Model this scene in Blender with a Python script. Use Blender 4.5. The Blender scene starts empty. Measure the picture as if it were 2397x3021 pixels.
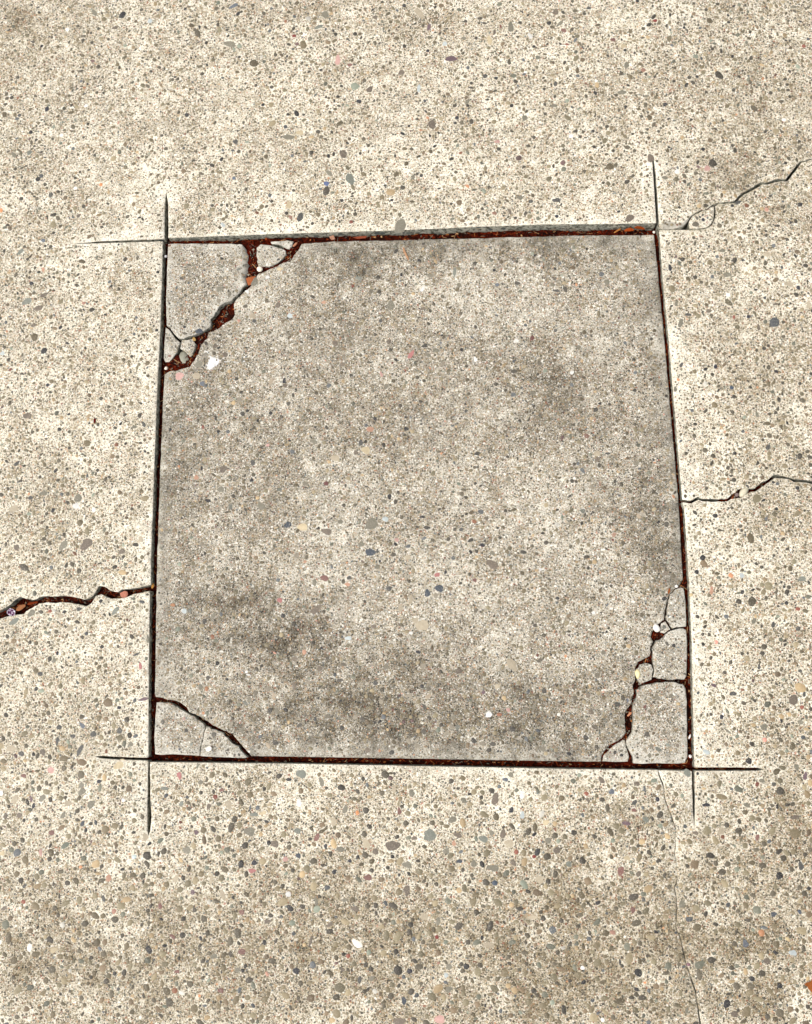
import bpy, math, random
import numpy as np
from mathutils import Vector, Matrix, noise
from mathutils.geometry import delaunay_2d_cdt

# ---------------------------------------------------------------- camera, sky, sun, exposure
SC = bpy.context.scene
COL = SC.collection
F, CX, CY = 2750.0, 1198.5, 1510.5
CAMM = np.array([[0.9975496, 0.01393732, 0.06856054],
                 [-0.00214493, 0.98558857, -0.16914662],
                 [-0.06992994, 0.16858508, 0.98320337]])
CAMP = np.array([0.36423277, 0.09615528, 1.05750834])
cd = bpy.data.cameras.new('camera')
cam = bpy.data.objects.new('camera', cd); COL.objects.link(cam)
cd.sensor_fit = 'VERTICAL'; cd.sensor_height = 36.0; cd.lens = F / 3021.0 * 36.0
cd.clip_start = 0.01; cd.clip_end = 500
cam.matrix_world = Matrix([list(CAMM[i]) + [CAMP[i]] for i in range(3)] + [[0, 0, 0, 1]])
SC.camera = cam

SUN_EL, SUN_AZ = math.radians(58), math.radians(-112)        # azimuth from +y towards +x
W = bpy.data.worlds.new('World'); SC.world = W; W.use_nodes = True
nt = W.node_tree; nt.nodes.clear()
sky = nt.nodes.new('ShaderNodeTexSky'); sky.sky_type = 'NISHITA'; sky.sun_disc = False
sky.sun_elevation = SUN_EL; sky.sun_rotation = SUN_AZ
sky.dust_density = 4.0; sky.air_density = 1.0
hs = nt.nodes.new('ShaderNodeHueSaturation'); hs.inputs['Saturation'].default_value = 0.3
bg = nt.nodes.new('ShaderNodeBackground'); bg.inputs['Strength'].default_value = 0.13
wo = nt.nodes.new('ShaderNodeOutputWorld')
nt.links.new(sky.outputs[0], hs.inputs['Color']); nt.links.new(hs.outputs[0], bg.inputs[0]); nt.links.new(bg.outputs[0], wo.inputs[0])
sl = bpy.data.lights.new('sun', 'SUN'); sl.energy = 1.1; sl.angle = math.radians(24); sl.color = (1.0, 0.96, 0.90)
sun = bpy.data.objects.new('sun', sl); COL.objects.link(sun)
sd = Vector((math.sin(SUN_AZ) * math.cos(SUN_EL), math.cos(SUN_AZ) * math.cos(SUN_EL), math.sin(SUN_EL)))
sun.rotation_euler = sd.to_track_quat('Z', 'Y').to_euler(); sun.location = (0.3, 0.3, 3)
SC.view_settings.view_transform = 'Standard'; SC.view_settings.look = 'None'
SC.view_settings.exposure = 0.76; SC.view_settings.gamma = 1.0; SC.view_settings.use_curve_mapping = False

R = random.Random(7)
RN = np.random.RandomState(11)


def px2w(u, v, z=0.0):
    """the point of the height z seen at photograph pixel (u, v)"""
    d = CAMM @ np.array([(u - CX) / F, -(v - CY) / F, -1.0])
    s = (z - CAMP[2]) / d[2]
    p = CAMP + s * d
    return float(p[0]), float(p[1])


def lin(c):
    return tuple(((x / 255.0) / 12.92 if x / 255.0 <= 0.04045 else ((x / 255.0 + 0.055) / 1.055) ** 2.4) for x in c)


def tr(x0, y0, s, pts):
    return [(x0 + x * s, y0 + y * s) for x, y in pts]


def c2(p): return tr(460, 680, 0.26885, p)
def c3(p): return tr(1700, 420, 0.40736, p)
def c4(p): return tr(1900, 1350, 0.29047, p)
def c5(p): return tr(1700, 1680, 0.37106, p)
def c6(p): return tr(250, 1980, 0.35067, p)
def c7(p): return tr(0, 1650, 0.29223, p)
def c8(p): return tr(1850, 2200, 0.38089, p)


# ---------------------------------------------------------------- heights
def bump_h(x, y):
    return 0.0007 * noise.noise((x * 7, y * 7, 3.1)) + 0.00025 * noise.noise((x * 38, y * 38, 8.0))


def z_north(x, y):
    t = min(max((x - 0.0) / 0.60, 0), 1.0) - min(max((x - 0.60) / 0.13, 0), 1.0) * 0.92
    f = min(max(1.0 - (y - 0.62) / 2.5, 0), 1.0) if y > 0.62 else max(0.0, 1.0 - (0.62 - y) / 0.35)
    return 0.0012 + 0.0062 * t * f + bump_h(x, y)


def z_east(x, y): return -0.0005 + bump_h(x, y)
def z_south(x, y): return 0.0 + bump_h(x, y)
def z_panel(x, y): return -0.0022 - 0.0012 * max(0, min(1, y / 0.6)) - 0.0015 * max(0, x - 0.3) + bump_h(x * 1.3, y + 5)


def frag_z(dz, tx=0.0, ty=0.0, cx=0.0, cy=0.0):
    return lambda x, y: dz + tx * (x - cx) + ty * (y - cy) + 0.6 * bump_h(x * 2, y * 2 + 9)


# ---------------------------------------------------------------- materials
def new_mat(name):
    m = bpy.data.materials.new(name); m.use_nodes = True
    t = m.node_tree; t.nodes.clear()
    o = t.nodes.new('ShaderNodeOutputMaterial'); b = t.nodes.new('ShaderNodeBsdfPrincipled')
    t.links.new(b.outputs[0], o.inputs[0])
    return m, t, b


def N(t, kind, **kw):
    n = t.nodes.new(kind)
    for k, v in kw.items():
        setattr(n, k, v)
    return n


def math_(t, op, a, b=None, clamp=False):
    n = t.nodes.new('ShaderNodeMath'); n.operation = op; n.use_clamp = clamp
    for i, v in enumerate((a, b)):
        if v is None: continue
        if isinstance(v, (int, float)): n.inputs[i].default_value = v
        else: t.links.new(v, n.inputs[i])
    return n.outputs[0]


def mixc(t, fac, a, b, mode='MIX'):
    n = t.nodes.new('ShaderNodeMix'); n.data_type = 'RGBA'; n.blend_type = mode
    for s, v in ((0, fac), (6, a), (7, b)):
        if isinstance(v, (int, float)): n.inputs[s].default_value = v
        elif isinstance(v, tuple): n.inputs[s].default_value = (*v[:3], 1)
        else: t.links.new(v, n.inputs[s])
    return n.outputs[2]


def noise_(t, vec, scale, detail=3.0, rough=0.55):
    n = t.nodes.new('ShaderNodeTexNoise'); n.inputs['Scale'].default_value = scale
    n.inputs['Detail'].default_value = detail; n.inputs['Roughness'].default_value = rough
    t.links.new(vec, n.inputs['Vector'])
    return n.outputs['Fac']


def ramp(t, fac, stops, interp='LINEAR'):
    n = t.nodes.new('ShaderNodeValToRGB'); n.color_ramp.interpolation = interp
    el = n.color_ramp.elements
    while len(el) > 1: el.remove(el[-1])
    el[0].position = stops[0][0]; el[0].color = (*stops[0][1], 1)
    for p, c in stops[1:]:
        e = el.new(p); e.color = (*c, 1)
    t.links.new(fac, n.inputs[0])
    return n.outputs[0]


G = lambda v: (v, v, v)
GRAIN = [(0.0, lin((104, 92, 68))), (0.2, lin((152, 136, 104))), (0.36, lin((76, 70, 58))), (0.5, lin((172, 156, 126))),
         (0.62, lin((58, 54, 48))), (0.70, lin((244, 239, 226))), (0.84, lin((186, 148, 110))), (0.90, lin((150, 96, 72))),
         (0.94, lin((112, 122, 122))), (0.975, lin((40, 38, 38)))]


def concrete(name, matrix, matrix2, dirt, cover=0.5, fine=0.55, white=0.0, tone_amt=1.0):
    """worn sand-finish concrete: cement paste, sand grains of two sizes, dirt and paler cement by the sawn edges"""
    m, t, b = new_mat(name)
    geo = N(t, 'ShaderNodeNewGeometry'); pos = geo.outputs['Position']
    n1 = noise_(t, pos, 12, 6, 0.66); n2 = noise_(t, pos, 70, 4, 0.65); n3 = noise_(t, pos, 420, 3, 0.6)
    base = mixc(t, ramp(t, n2, [(0.35, G(0)), (0.68, G(1))]), matrix, matrix2)
    base = mixc(t, math_(t, 'MULTIPLY', ramp(t, n3, [(0.42, G(1)), (0.52, G(0))]), 0.35), base, tuple(0.55 * v for v in matrix2))
    pale = N(t, 'ShaderNodeAttribute', attribute_name='pale').outputs['Fac']
    tone = N(t, 'ShaderNodeAttribute', attribute_name='tone').outputs['Fac']
    # sand grains
    height = None
    wob = N(t, 'ShaderNodeTexNoise'); wob.inputs['Scale'].default_value = 700; wob.inputs['Detail'].default_value = 1; t.links.new(pos, wob.inputs['Vector'])
    wo_ = N(t, 'ShaderNodeVectorMath', operation='MULTIPLY_ADD'); t.links.new(wob.outputs['Color'], wo_.inputs[0]); wo_.inputs[1].default_value = (0.0011,) * 3; t.links.new(pos, wo_.inputs[2])
    for scale, rad, cov, seed in ((1700, 0.40, fine, 1.7), (1050, 0.38, cover, 2.0), (620, 0.38, cover * 0.85, 4.4), (390, 0.36, cover * 0.55, 7.7)):
        mp = N(t, 'ShaderNodeVectorMath', operation='ADD'); mp.inputs[1].default_value = (seed, seed * 2, seed * 3)
        t.links.new(wo_.outputs[0], mp.inputs[0])
        v = N(t, 'ShaderNodeTexVoronoi', voronoi_dimensions='2D'); v.inputs['Scale'].default_value = scale; t.links.new(mp.outputs[0], v.inputs['Vector'])
        sp = N(t, 'ShaderNodeSeparateColor'); t.links.new(v.outputs['Color'], sp.inputs[0])
        # grains lie closer together where the paste has worn away
        c = math_(t, 'ADD', math_(t, 'MULTIPLY', math_(t, 'SUBTRACT', math_(t, 'ADD', math_(t, 'MULTIPLY', n1, .6), math_(t, 'MULTIPLY', n2, .4)), 0.5), 2.1), cov)
        c = math_(t, 'ADD', c, math_(t, 'MULTIPLY', tone, 0.30 * tone_amt))
        c = math_(t, 'SUBTRACT', c, math_(t, 'MULTIPLY', pale, 0.30))
        keep = math_(t, 'LESS_THAN', sp.outputs[0], c)
        r = math_(t, 'ADD', math_(t, 'MULTIPLY', sp.outputs[1], 0.26), rad - 0.12)
        inside = math_(t, 'MULTIPLY', math_(t, 'SUBTRACT', r, v.outputs['Distance']), 12, clamp=True)
        msk = math_(t, 'MULTIPLY', keep, inside)
        base = mixc(t, math_(t, 'MULTIPLY', msk, 0.92), base, ramp(t, sp.outputs[2], GRAIN, 'CONSTANT'))
        height = msk if height is None else math_(t, 'MAXIMUM', height, msk)
    # paler cement next to the saw cuts, then dirt
    base = mixc(t, math_(t, 'MULTIPLY', pale, 0.35), base, lin((232, 227, 212)) if white == 0 else (lin((160, 155, 143)) if white == 1.0 else lin((204, 201, 190))))
    d = ramp(t, math_(t, 'ADD', math_(t, 'MULTIPLY', n1, .55), math_(t, 'MULTIPLY', n2, .45)), [(0.40, G(0)), (0.62, G(1))])
    n4 = noise_(t, pos, 230, 3, 0.7)
    tone = math_(t, 'MULTIPLY', tone, math_(t, 'ADD', math_(t, 'MULTIPLY', math_(t, 'ADD', math_(t, 'MULTIPLY', n2, .5), math_(t, 'MULTIPLY', n4, .5)), 4.4), -1.2), clamp=True)
    d = math_(t, 'ADD', math_(t, 'MULTIPLY', d, 0.30), math_(t, 'MULTIPLY', tone, 0.62 * tone_amt), clamp=True)
    base = mixc(t, d, base, mixc(t, 1.0, base, dirt, 'MULTIPLY'))
    if white == 1.0:
        wa = N(t, 'ShaderNodeAttribute', attribute_name='scuff').outputs['Fac']
        n5 = noise_(t, pos, 330, 4, 0.75)
        wm = math_(t, 'MULTIPLY', math_(t, 'SUBTRACT', math_(t, 'ADD', wa, math_(t, 'MULTIPLY', math_(t, 'SUBTRACT', n5, .5), 1.6)), .42), 4, clamp=True)
        wm = math_(t, 'MULTIPLY', wm, math_(t, 'MULTIPLY', wa, 3, clamp=True))
        base = mixc(t, math_(t, 'MULTIPLY', wm, .85), base, lin((236, 234, 230)))
    t.links.new(base, b.inputs['Base Color'])
    b.inputs['Roughness'].default_value = 0.82; b.inputs['Specular IOR Level'].default_value = 0.3
    bp = N(t, 'ShaderNodeBump'); bp.inputs['Strength'].default_value = 0.8; bp.inputs['Distance'].default_value = 0.0003
    h = math_(t, 'ADD', math_(t, 'MULTIPLY', height, 0.5), n3)
    t.links.new(h, bp.inputs['Height']); t.links.new(bp.outputs[0], b.inputs['Normal'])
    return m


M_OUT = concrete('cream_concrete', lin((240, 232, 212)), lin((216, 207, 185)), lin((166, 156, 136)), 0.57, 0.54)
M_PANEL = concrete('grey_concrete', lin((218, 211, 194)), lin((182, 176, 160)), lin((120, 117, 110)), 0.60, 0.62, 1.0, 1.0)
M_FRAG = concrete('fragment_concrete', lin((208, 202, 187)), lin((178, 172, 157)), lin((126, 122, 113)), 0.58, 0.58, 2.0, 0.9)


def wall_material():
    m, t, b = new_mat('sawn_face')
    pos = N(t, 'ShaderNodeNewGeometry').outputs['Position']
    a = noise_(t, pos, 45, 5, 0.65); c = noise_(t, pos, 260, 4, 0.6)
    col = ramp(t, a, [(0.3, lin((130, 128, 108))), (0.48, lin((184, 180, 162))), (0.56, lin((140, 142, 128))), (0.72, lin((206, 200, 180)))])
    col = mixc(t, ramp(t, c, [(0.45, G(0)), (0.6, G(1))]), col, lin((70, 66, 50)))
    v = N(t, 'ShaderNodeTexVoronoi'); v.inputs['Scale'].default_value = 130; t.links.new(pos, v.inputs['Vector'])
    sp = N(t, 'ShaderNodeSeparateColor'); t.links.new(v.outputs['Color'], sp.inputs[0])
    k = math_(t, 'MULTIPLY', math_(t, 'LESS_THAN', v.outputs['Distance'], 0.42), math_(t, 'LESS_THAN', sp.outputs[0], 0.4))
    col = mixc(t, k, col, ramp(t, sp.outputs[2], [(0, lin((110, 112, 100))), (0.5, lin((84, 88, 84))), (0.8, lin((150, 140, 118)))], 'CONSTANT'))
    t.links.new(col, b.inputs['Base Color']); b.inputs['Roughness'].default_value = 0.9
    return m


M_WALL = wall_material()


def broken_material():
    m, t, b = new_mat('broken_face')
    pos = N(t, 'ShaderNodeNewGeometry').outputs['Position']
    a = noise_(t, pos, 160, 5, 0.65)
    col = ramp(t, a, [(0.3, lin((120, 116, 104))), (0.5, lin((168, 162, 148))), (0.7, lin((196, 190, 176)))])
    t.links.new(col, b.inputs['Base Color']); b.inputs['Roughness'].default_value = 0.95
    bp = N(t, 'ShaderNodeBump'); bp.inputs['Strength'].default_value = 1.0; bp.inputs['Distance'].default_value = 0.001
    t.links.new(a, bp.inputs['Height']); t.links.new(bp.outputs[0], b.inputs['Normal'])
    return m


M_BROKEN = broken_material()


def stone_material(name, source, rough=0.55):
    m, t, b = new_mat(name)
    if source == 'attr': c = N(t, 'ShaderNodeAttribute', attribute_name='Col').outputs['Color']
    else: c = N(t, 'ShaderNodeObjectInfo').outputs['Color']
    pos = N(t, 'ShaderNodeNewGeometry').outputs['Position']
    a = noise_(t, pos, 300, 4, 0.65); e = noise_(t, pos, 1100, 2, 0.5)
    c2_ = mixc(t, ramp(t, a, [(0.35, G(0.0)), (0.7, G(0.55))]), c, mixc(t, 1.0, c, (0.62, 0.6, 0.56), 'MULTIPLY'))
    c3_ = mixc(t, ramp(t, e, [(0.58, G(0)), (0.72, G(0.35))]), c2_, lin((220, 210, 188)))
    t.links.new(c3_, b.inputs['Base Color']); b.inputs['Roughness'].default_value = rough
    b.inputs['Specular IOR Level'].default_value = 0.35
    bp = N(t, 'ShaderNodeBump'); bp.inputs['Strength'].default_value = 0.5; bp.inputs['Distance'].default_value = 0.0003
    t.links.new(a, bp.inputs['Height']); t.links.new(bp.outputs[0], b.inputs['Normal'])
    return m


M_STONES = stone_material('pebble_mix', 'attr')
M_STONE = stone_material('pebble_stone', 'obj')


def simple(name, c1, c2_, scale, rough=0.8, attr=None):
    m, t, b = new_mat(name)
    pos = N(t, 'ShaderNodeNewGeometry').outputs['Position']
    a = noise_(t, pos, scale, 4, 0.6)
    if attr:
        base = N(t, 'ShaderNodeAttribute', attribute_name=attr).outputs['Color']
        col = mixc(t, ramp(t, a, [(0.35, G(0)), (0.65, G(0.6))]), base, mixc(t, 1.0, base, (0.5, 0.45, 0.4), 'MULTIPLY'))
    else:
        col = ramp(t, a, [(0.32, lin(c1)), (0.66, lin(c2_))])
    t.links.new(col, b.inputs['Base Color']); b.inputs['Roughness'].default_value = rough
    bp = N(t, 'ShaderNodeBump'); bp.inputs['Strength'].default_value = 0.7; b.inputs['Specular IOR Level'].default_value = 0.05; bp.inputs['Distance'].default_value = 0.0006
    t.links.new(a, bp.inputs['Height']); t.links.new(bp.outputs[0], b.inputs['Normal'])
    return m


def bed_material():
    m, t, b = new_mat('rotted_litter')
    pos = N(t, 'ShaderNodeNewGeometry').outputs['Position']
    a = noise_(t, pos, 420, 4, .7); c = noise_(t, pos, 34, 3, .6)
    col = mixc(t, ramp(t, c, [(0.42, G(0)), (0.60, G(1))]), ramp(t, a, [(0.35, lin((14, 7, 5))), (0.65, lin((52, 22, 12)))]), ramp(t, a, [(0.35, lin((20, 4, 1))), (0.62, lin((88, 24, 7)))]))
    t.links.new(col, b.inputs['Base Color']); b.inputs['Roughness'].default_value = 1; b.inputs['Specular IOR Level'].default_value = .05
    bp = N(t, 'ShaderNodeBump'); bp.inputs['Distance'].default_value = .0008; t.links.new(a, bp.inputs['Height']); t.links.new(bp.outputs[0], b.inputs['Normal'])
    return m


M_BED = bed_material()
M_NEEDLE = simple('dry_litter', None, None, 900, 0.7, 'Col')
M_SOIL = simple('dark_soil', (26, 18, 13), (48, 34, 24), 200, 1.0)


# ---------------------------------------------------------------- mesh helpers
def mesh_obj(name, verts, faces, mats, parent=None, smooth=False, mat_idx=None, origin=None):
    me = bpy.data.meshes.new(name)
    v = np.asarray(verts, float)
    if origin is not None: v = v - np.array(origin)
    me.from_pydata(v.tolist() if isinstance(v, np.ndarray) else v, [], faces)
    for m in (mats if isinstance(mats, (list, tuple)) else [mats]): me.materials.append(m)
    if mat_idx is not None: me.polygons.foreach_set('material_index', np.asarray(mat_idx, np.int32))
    if smooth: me.polygons.foreach_set('use_smooth', np.ones(len(me.polygons), bool))
    me.update()
    o = bpy.data.objects.new(name, me); COL.objects.link(o)
    if origin is not None: o.location = origin
    if parent is not None:
        o.parent = parent
        o.location = Vector(o.location) - wloc(parent)
    return o


def wloc(o):
    v = Vector((0, 0, 0))
    while o is not None:
        v += Vector(o.location); o = o.parent
    return v


def tag(o, label=None, cat=None, group=None, kind=None):
    for k, v in (('label', label), ('category', cat), ('group', group), ('kind', kind)):
        if v: o[k] = v
    return o


def set_point_color(me, cols):
    a = me.color_attributes.new('Col', 'FLOAT_COLOR', 'POINT')
    c = np.ones((len(me.vertices), 4), np.float32); c[:, :3] = cols
    a.data.foreach_set('color', c.ravel())


SAWS = [((488, 560), (470, 1237), (440, 2465)), ((226, 713), (490, 706), (2090, 670)), ((1927, 460), (1943, 668), (1998, 1380), (2048, 2262), (2050, 2445)),
        ((285, 2235), (440, 2240), (1700, 2262), (2255, 2269))]


def segdist(P, A, B):
    """distances of points P (n,2) from the segments A[i]-B[i]; (n, m) -> min and index"""
    d = B - A; L = (d ** 2).sum(1) + 1e-18
    out = np.full(len(P), 1e9)
    for i in range(0, len(P), 4000):
        p = P[i:i + 4000, None, :]
        tt = np.clip(((p - A) * d).sum(2) / L, 0, 1)
        q = A + tt[..., None] * d
        out[i:i + 4000] = np.sqrt(((p - q) ** 2).sum(2).min(1))
    return out


_sa, _sb = [], []
for l in SAWS:
    w = [px2w(*p) for p in l]
    _sa += w[:-1]; _sb += w[1:]
SAW_A, SAW_B = np.array(_sa), np.array(_sb)


def pip(P, poly):
    x, y = P[:, 0], P[:, 1]; ins = np.zeros(len(P), bool)
    n = len(poly)
    for i in range(n):
        x1, y1 = poly[i]; x2, y2 = poly[(i + 1) % n]
        if y1 == y2: continue
        c = ((y1 > y) != (y2 > y)) & (x < (x2 - x1) * (y - y1) / (y2 - y1) + x1)
        ins ^= c
    return ins


VIEW = (-0.30, -0.36, 0.86, 1.05)
# dark (+) and pale (-) patches of the surface: pixel centre on a 1711-wide picture, radii, amount
def blobs(l):
    s = 2397 / 1711.0
    out = []
    for x, y, rx, ry, a in l:
        c = px2w(x * s, y * s)
        out.append((c[0], c[1], rx * s / 2550, ry * s / 2550, a))
    return out


B_PANEL = blobs([(1000, 520, 420, 35, .55), (760, 560, 110, 50, .35), (700, 700, 120, 70, .30), (1130, 780, 90, 50, .35), (1160, 880, 90, 60, .5),
                 (1290, 560, 110, 60, .15), (375, 960, 45, 210, .55), (400, 820, 60, 60, .3), (620, 1060, 150, 60, .2), (500, 900, 80, 60, .2),
                 (560, 1300, 130, 70, .5), (420, 1280, 90, 70, .4), (740, 1400, 180, 70, .45), (560, 1360, 110, 60, .4), (900, 1530, 330, 60, .6), (700, 1500, 160, 50, .4),
                 (1280, 1570, 90, 50, .55), (1350, 1080, 80, 60, .6), (1395, 980, 45, 150, .45), (1400, 1150, 45, 80, .5), (1385, 700, 40, 160, .25),
                 (1320, 1000, 80, 60, .3), (860, 880, 120, 80, .22), (1060, 1440, 140, 60, .25), (1270, 1430, 70, 60, .2),
                 (900, 1180, 170, 110, -.5), (1150, 1200, 180, 130, -.45), (1010, 620, 150, 60, -.3), (1180, 650, 90, 60, -.3), (650, 1180, 110, 50, -.35),
                 (960, 1010, 160, 60, -.3), (1190, 1340, 100, 60, -.25), (450, 1420, 70, 40, -.2)])
B_OUT = blobs([(90, 80, 170, 110, .45), (60, 400, 120, 200, .15), (500, 60, 200, 80, .25), (900, 40, 300, 60, .15), (1560, 380, 170, 150, .55), (1640, 120, 120, 140, .4),
               (1560, 760, 120, 130, .45), (1660, 1000, 80, 160, .25), (380, 330, 90, 50, .3), (760, 200, 160, 60, .25), (120, 1010, 110, 80, .2), (60, 1150, 80, 70, .25),
               (150, 1600, 200, 60, .3), (250, 2050, 330, 130, .55), (850, 1960, 500, 120, .5), (1450, 1900, 300, 200, .5), (1250, 2100, 500, 110, .55), (1650, 1750, 120, 200, .3), (60, 1900, 110, 100, .35), (620, 1830, 120, 60, .15),
               (1040, 300, 100, 70, .15), (280, 210, 120, 90, -.7), (250, 760, 110, 260, -.5), (430, 430, 200, 70, -.4), (800, 430, 420, 60, -.45), (1250, 420, 250, 60, -.3), (560, 250, 180, 80, -.3),
               (280, 1000, 60, 220, -.4), (220, 1370, 110, 110, -.4), (1480, 1150, 50, 320, -.35), (1480, 800, 40, 160, -.4), (700, 1640, 420, 40, -.4), (1200, 180, 160, 70, -.25)])


def blob_field(P, bl):
    t = np.zeros(len(P))
    for x, y, rx, ry, a in bl:
        t += (a * .78 if a > 0 else a) * np.exp(-(((P[:, 0] - x) / rx) ** 2 + ((P[:, 1] - y) / ry) ** 2) * 0.9)
    return t


SCUFF = []
for x_, y_, a_, b_, k_ in ((625, 1430, 70, 60, 1.1), (590, 1490, 55, 45, .7), (540, 1330, 60, 45, .6), (700, 1430, 60, 30, .5), (530, 1580, 40, 40, .5), (620, 1200, 60, 50, .45), (1000, 720, 60, 90, .35), (900, 830, 40, 90, .25), (660, 1560, 60, 40, .3)):
    c_ = px2w(*c2([(x_, y_)])[0]); SCUFF.append((c_[0], c_[1], a_ * .26885 / 2500, b_ * .26885 / 2500, k_))


def build_slab(name, poly, zf, mats, parent=None, chamfer=0.0012, spacing=0.006, bl=None, pale_w=0.016, pale_amt=1.0, depth=0.062, world_tail=(), flank=None,
               broken_amp=0.0007, tone0=0.0):
    w = []
    for (u, v) in poly:
        x, y = px2w(u, v)
        for _ in range(2):
            x, y = px2w(u, v, zf(x, y))
        w.append((x, y))
    w += list(world_tail)
    P = np.array(w)
    A = P; B = np.roll(P, -1, 0)
    if (A[:, 0] * B[:, 1] - B[:, 0] * A[:, 1]).sum() < 0: P = P[::-1].copy()
    outline = P.copy()
    pts = []
    for i in range(len(P)):
        a, b = P[i], P[(i + 1) % len(P)]
        L = np.linalg.norm(b - a)
        near = max(abs(a[0] - .3), abs(b[0] - .3)) < 0.9 and max(abs(a[1] - .35), abs(b[1] - .35)) < 1.0
        n = max(1, int(L / 0.003)) if near else max(1, int(L / 0.25))
        for k in range(n): pts.append(a + (b - a) * k / n)
    Q = np.array(pts)
    ds = segdist(Q, SAW_A, SAW_B)
    amp = np.clip((ds - 0.0055) / 0.004, 0.0, 1.0) * broken_amp + 0.00016
    far = np.maximum(abs(Q[:, 0] - .3), abs(Q[:, 1] - .35)) > 1.0
    for i in range(len(Q)):
        if far[i]: continue
        x, y = Q[i]
        j = amp[i] * (1.0 if ds[i] > .006 else 1 + 9 * max(0, noise.noise((x * 60, y * 60, 1)) - .3))
        Q[i, 0] += j * (noise.noise((x * 260, y * 260, 0)) + 0.6 * noise.noise((x * 800, y * 800, 2)))
        Q[i, 1] += j * (noise.noise((x * 260, y * 260, 7)) + 0.6 * noise.noise((x * 800, y * 800, 5)))
    n = len(Q)
    e = np.roll(Q, -1, 0) - Q; e /= np.linalg.norm(e, axis=1)[:, None] + 1e-12
    nl = np.stack([-e[:, 1], e[:, 0]], 1)              # inward for CCW
    nv = nl + np.roll(nl, 1, 0); ln = np.linalg.norm(nv, axis=1)[:, None] + 1e-9
    nv = nv / np.maximum(ln * ln / 2, 0.9)
    ch = np.full(n, chamfer)
    ch *= 0.35 + 0.8 * np.array([max(0, 0.5 + noise.noise((q[0] * 90, q[1] * 90, 4))) for q in Q])
    ex = np.zeros(n)
    if flank: ex = np.array([flank(q[0], q[1]) for q in Q])
    rings = []
    verts = []; zt = np.array([zf(q[0], q[1]) for q in Q])
    prof = [(0.0, -depth, True), (0.0, None, False), (0.35, -0.45, False), (1.0, 0.0, False)]
    for k, (ins, dz, base) in enumerate(prof):
        if k == 0: r = np.column_stack([Q, np.full(n, -depth)])
        elif k == 1: r = np.column_stack([Q, zt - 1.25 * ch - ex * 0.8])
        elif k == 2: r = np.column_stack([Q + nv * (0.35 * ch + ex * 0.45)[:, None], zt - 0.45 * ch - ex * 0.28])
        else:
            qq = Q + nv * (ch + ex)[:, None]
            r = np.column_stack([qq, [zf(a[0], a[1]) for a in qq]])
        rings.append(r)
    top = rings[3]
    # interior points
    x0, y0 = Q.min(0); x1, y1 = Q.max(0)
    x0, y0, x1, y1 = max(x0, VIEW[0]), max(y0, VIEW[1]), min(x1, VIEW[2]), min(y1, VIEW[3])
    gx, gy = np.meshgrid(np.arange(x0, x1, spacing), np.arange(y0, y1, spacing))
    Gp = np.column_stack([gx.ravel(), gy.ravel()]) + RN.uniform(-.3, .3, (gx.size, 2)) * spacing
    Gp = Gp[pip(Gp, outline)]
    TA = top[:, :2]; TB = np.roll(TA, -1, 0)
    if len(Gp):
        step = 1
        dd = segdist(Gp, TA, TB)
        Gp = Gp[(dd > spacing * 0.45 + chamfer * 0.5)]
        Gp = Gp[pip(Gp, TA)]
    allp = np.vstack([TA, Gp]) if len(Gp) else TA
    c0 = allp.mean(0)
    rv, re, rf, ov, oe, of = delaunay_2d_cdt([Vector((p[0] - c0[0], p[1] - c0[1])) for p in allp], [(i, (i + 1) % n) for i in range(n)], [], 1, 1e-7)
    base3 = [tuple(v) for r in rings[:3] for v in r]
    topv = [(v.x + c0[0], v.y + c0[1], zf(v.x + c0[0], v.y + c0[1])) for v in rv]
    mp = {}
    for i, lst in enumerate(ov):
        for o in lst:
            if o < n and o not in mp: mp[o] = i
    V = base3 + topv; off = 3 * n
    Fc, mi = [], []
    for k in range(3):
        for i in range(n):
            j = (i + 1) % n
            a, b = k * n + i, k * n + j
            if k < 2: c, d = (k + 1) * n + j, (k + 1) * n + i
            else: c, d = off + mp.get(j, 0), off + mp.get(i, 0)
            f = [a, b, c, d] if c != d else [a, b, c]
            Fc.append(f); mi.append(1 if k == 0 else (2 if ex[i] > 0 else 0))
    for f in rf:
        f = list(f)
        p = [rv[i] for i in f]
        area = (p[1].x - p[0].x) * (p[2].y - p[0].y) - (p[2].x - p[0].x) * (p[1].y - p[0].y)
        Fc.append([off + i for i in (f if area > 0 else f[::-1])]); mi.append(0)
    org = (float(np.median(TA[:, 0])), float(np.median(TA[:, 1])), -0.06) if not world_tail else (0.3, 0.3, -0.06)
    o = mesh_obj(name, V, Fc, mats, parent, False, mi, origin=org)
    me = o.data
    sm = np.ones(len(me.polygons), bool); sm[:n] = False
    me.polygons.foreach_set('use_smooth', sm)
    # surface attributes
    Pv = np.array(V)[:, :2]
    dd = segdist(Pv, TA, TB)
    nz = np.array([noise.noise((p[0] * 25, p[1] * 25, 6)) for p in Pv])
    nz2 = np.array([noise.noise((p[0] * 85, p[1] * 85, 16)) for p in Pv])
    pale = np.exp(-(dd / (pale_w * np.clip(1 + 1.1 * nz + .5 * nz2, .3, 2))) ** 2) * pale_amt
    if not flank or flank is lip_flank:
        sd_ = segdist(Pv, SAW_A, SAW_B); pale *= np.where(sd_ < dd + 0.012, 1.0, 0.35)
    tone = np.clip(tone0 + (blob_field(Pv, bl) if bl else 0) * (1 + 1.2 * nz), 0, 1)
    scuff = np.clip(blob_field(Pv, SCUFF), 0, 1)
    for nm, arr in (('pale', pale), ('tone', tone), ('scuff', scuff)):
        at = me.attributes.new(nm, 'FLOAT', 'POINT'); at.data.foreach_set('value', arr.astype(np.float32))
    return o, outline, zf


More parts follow.
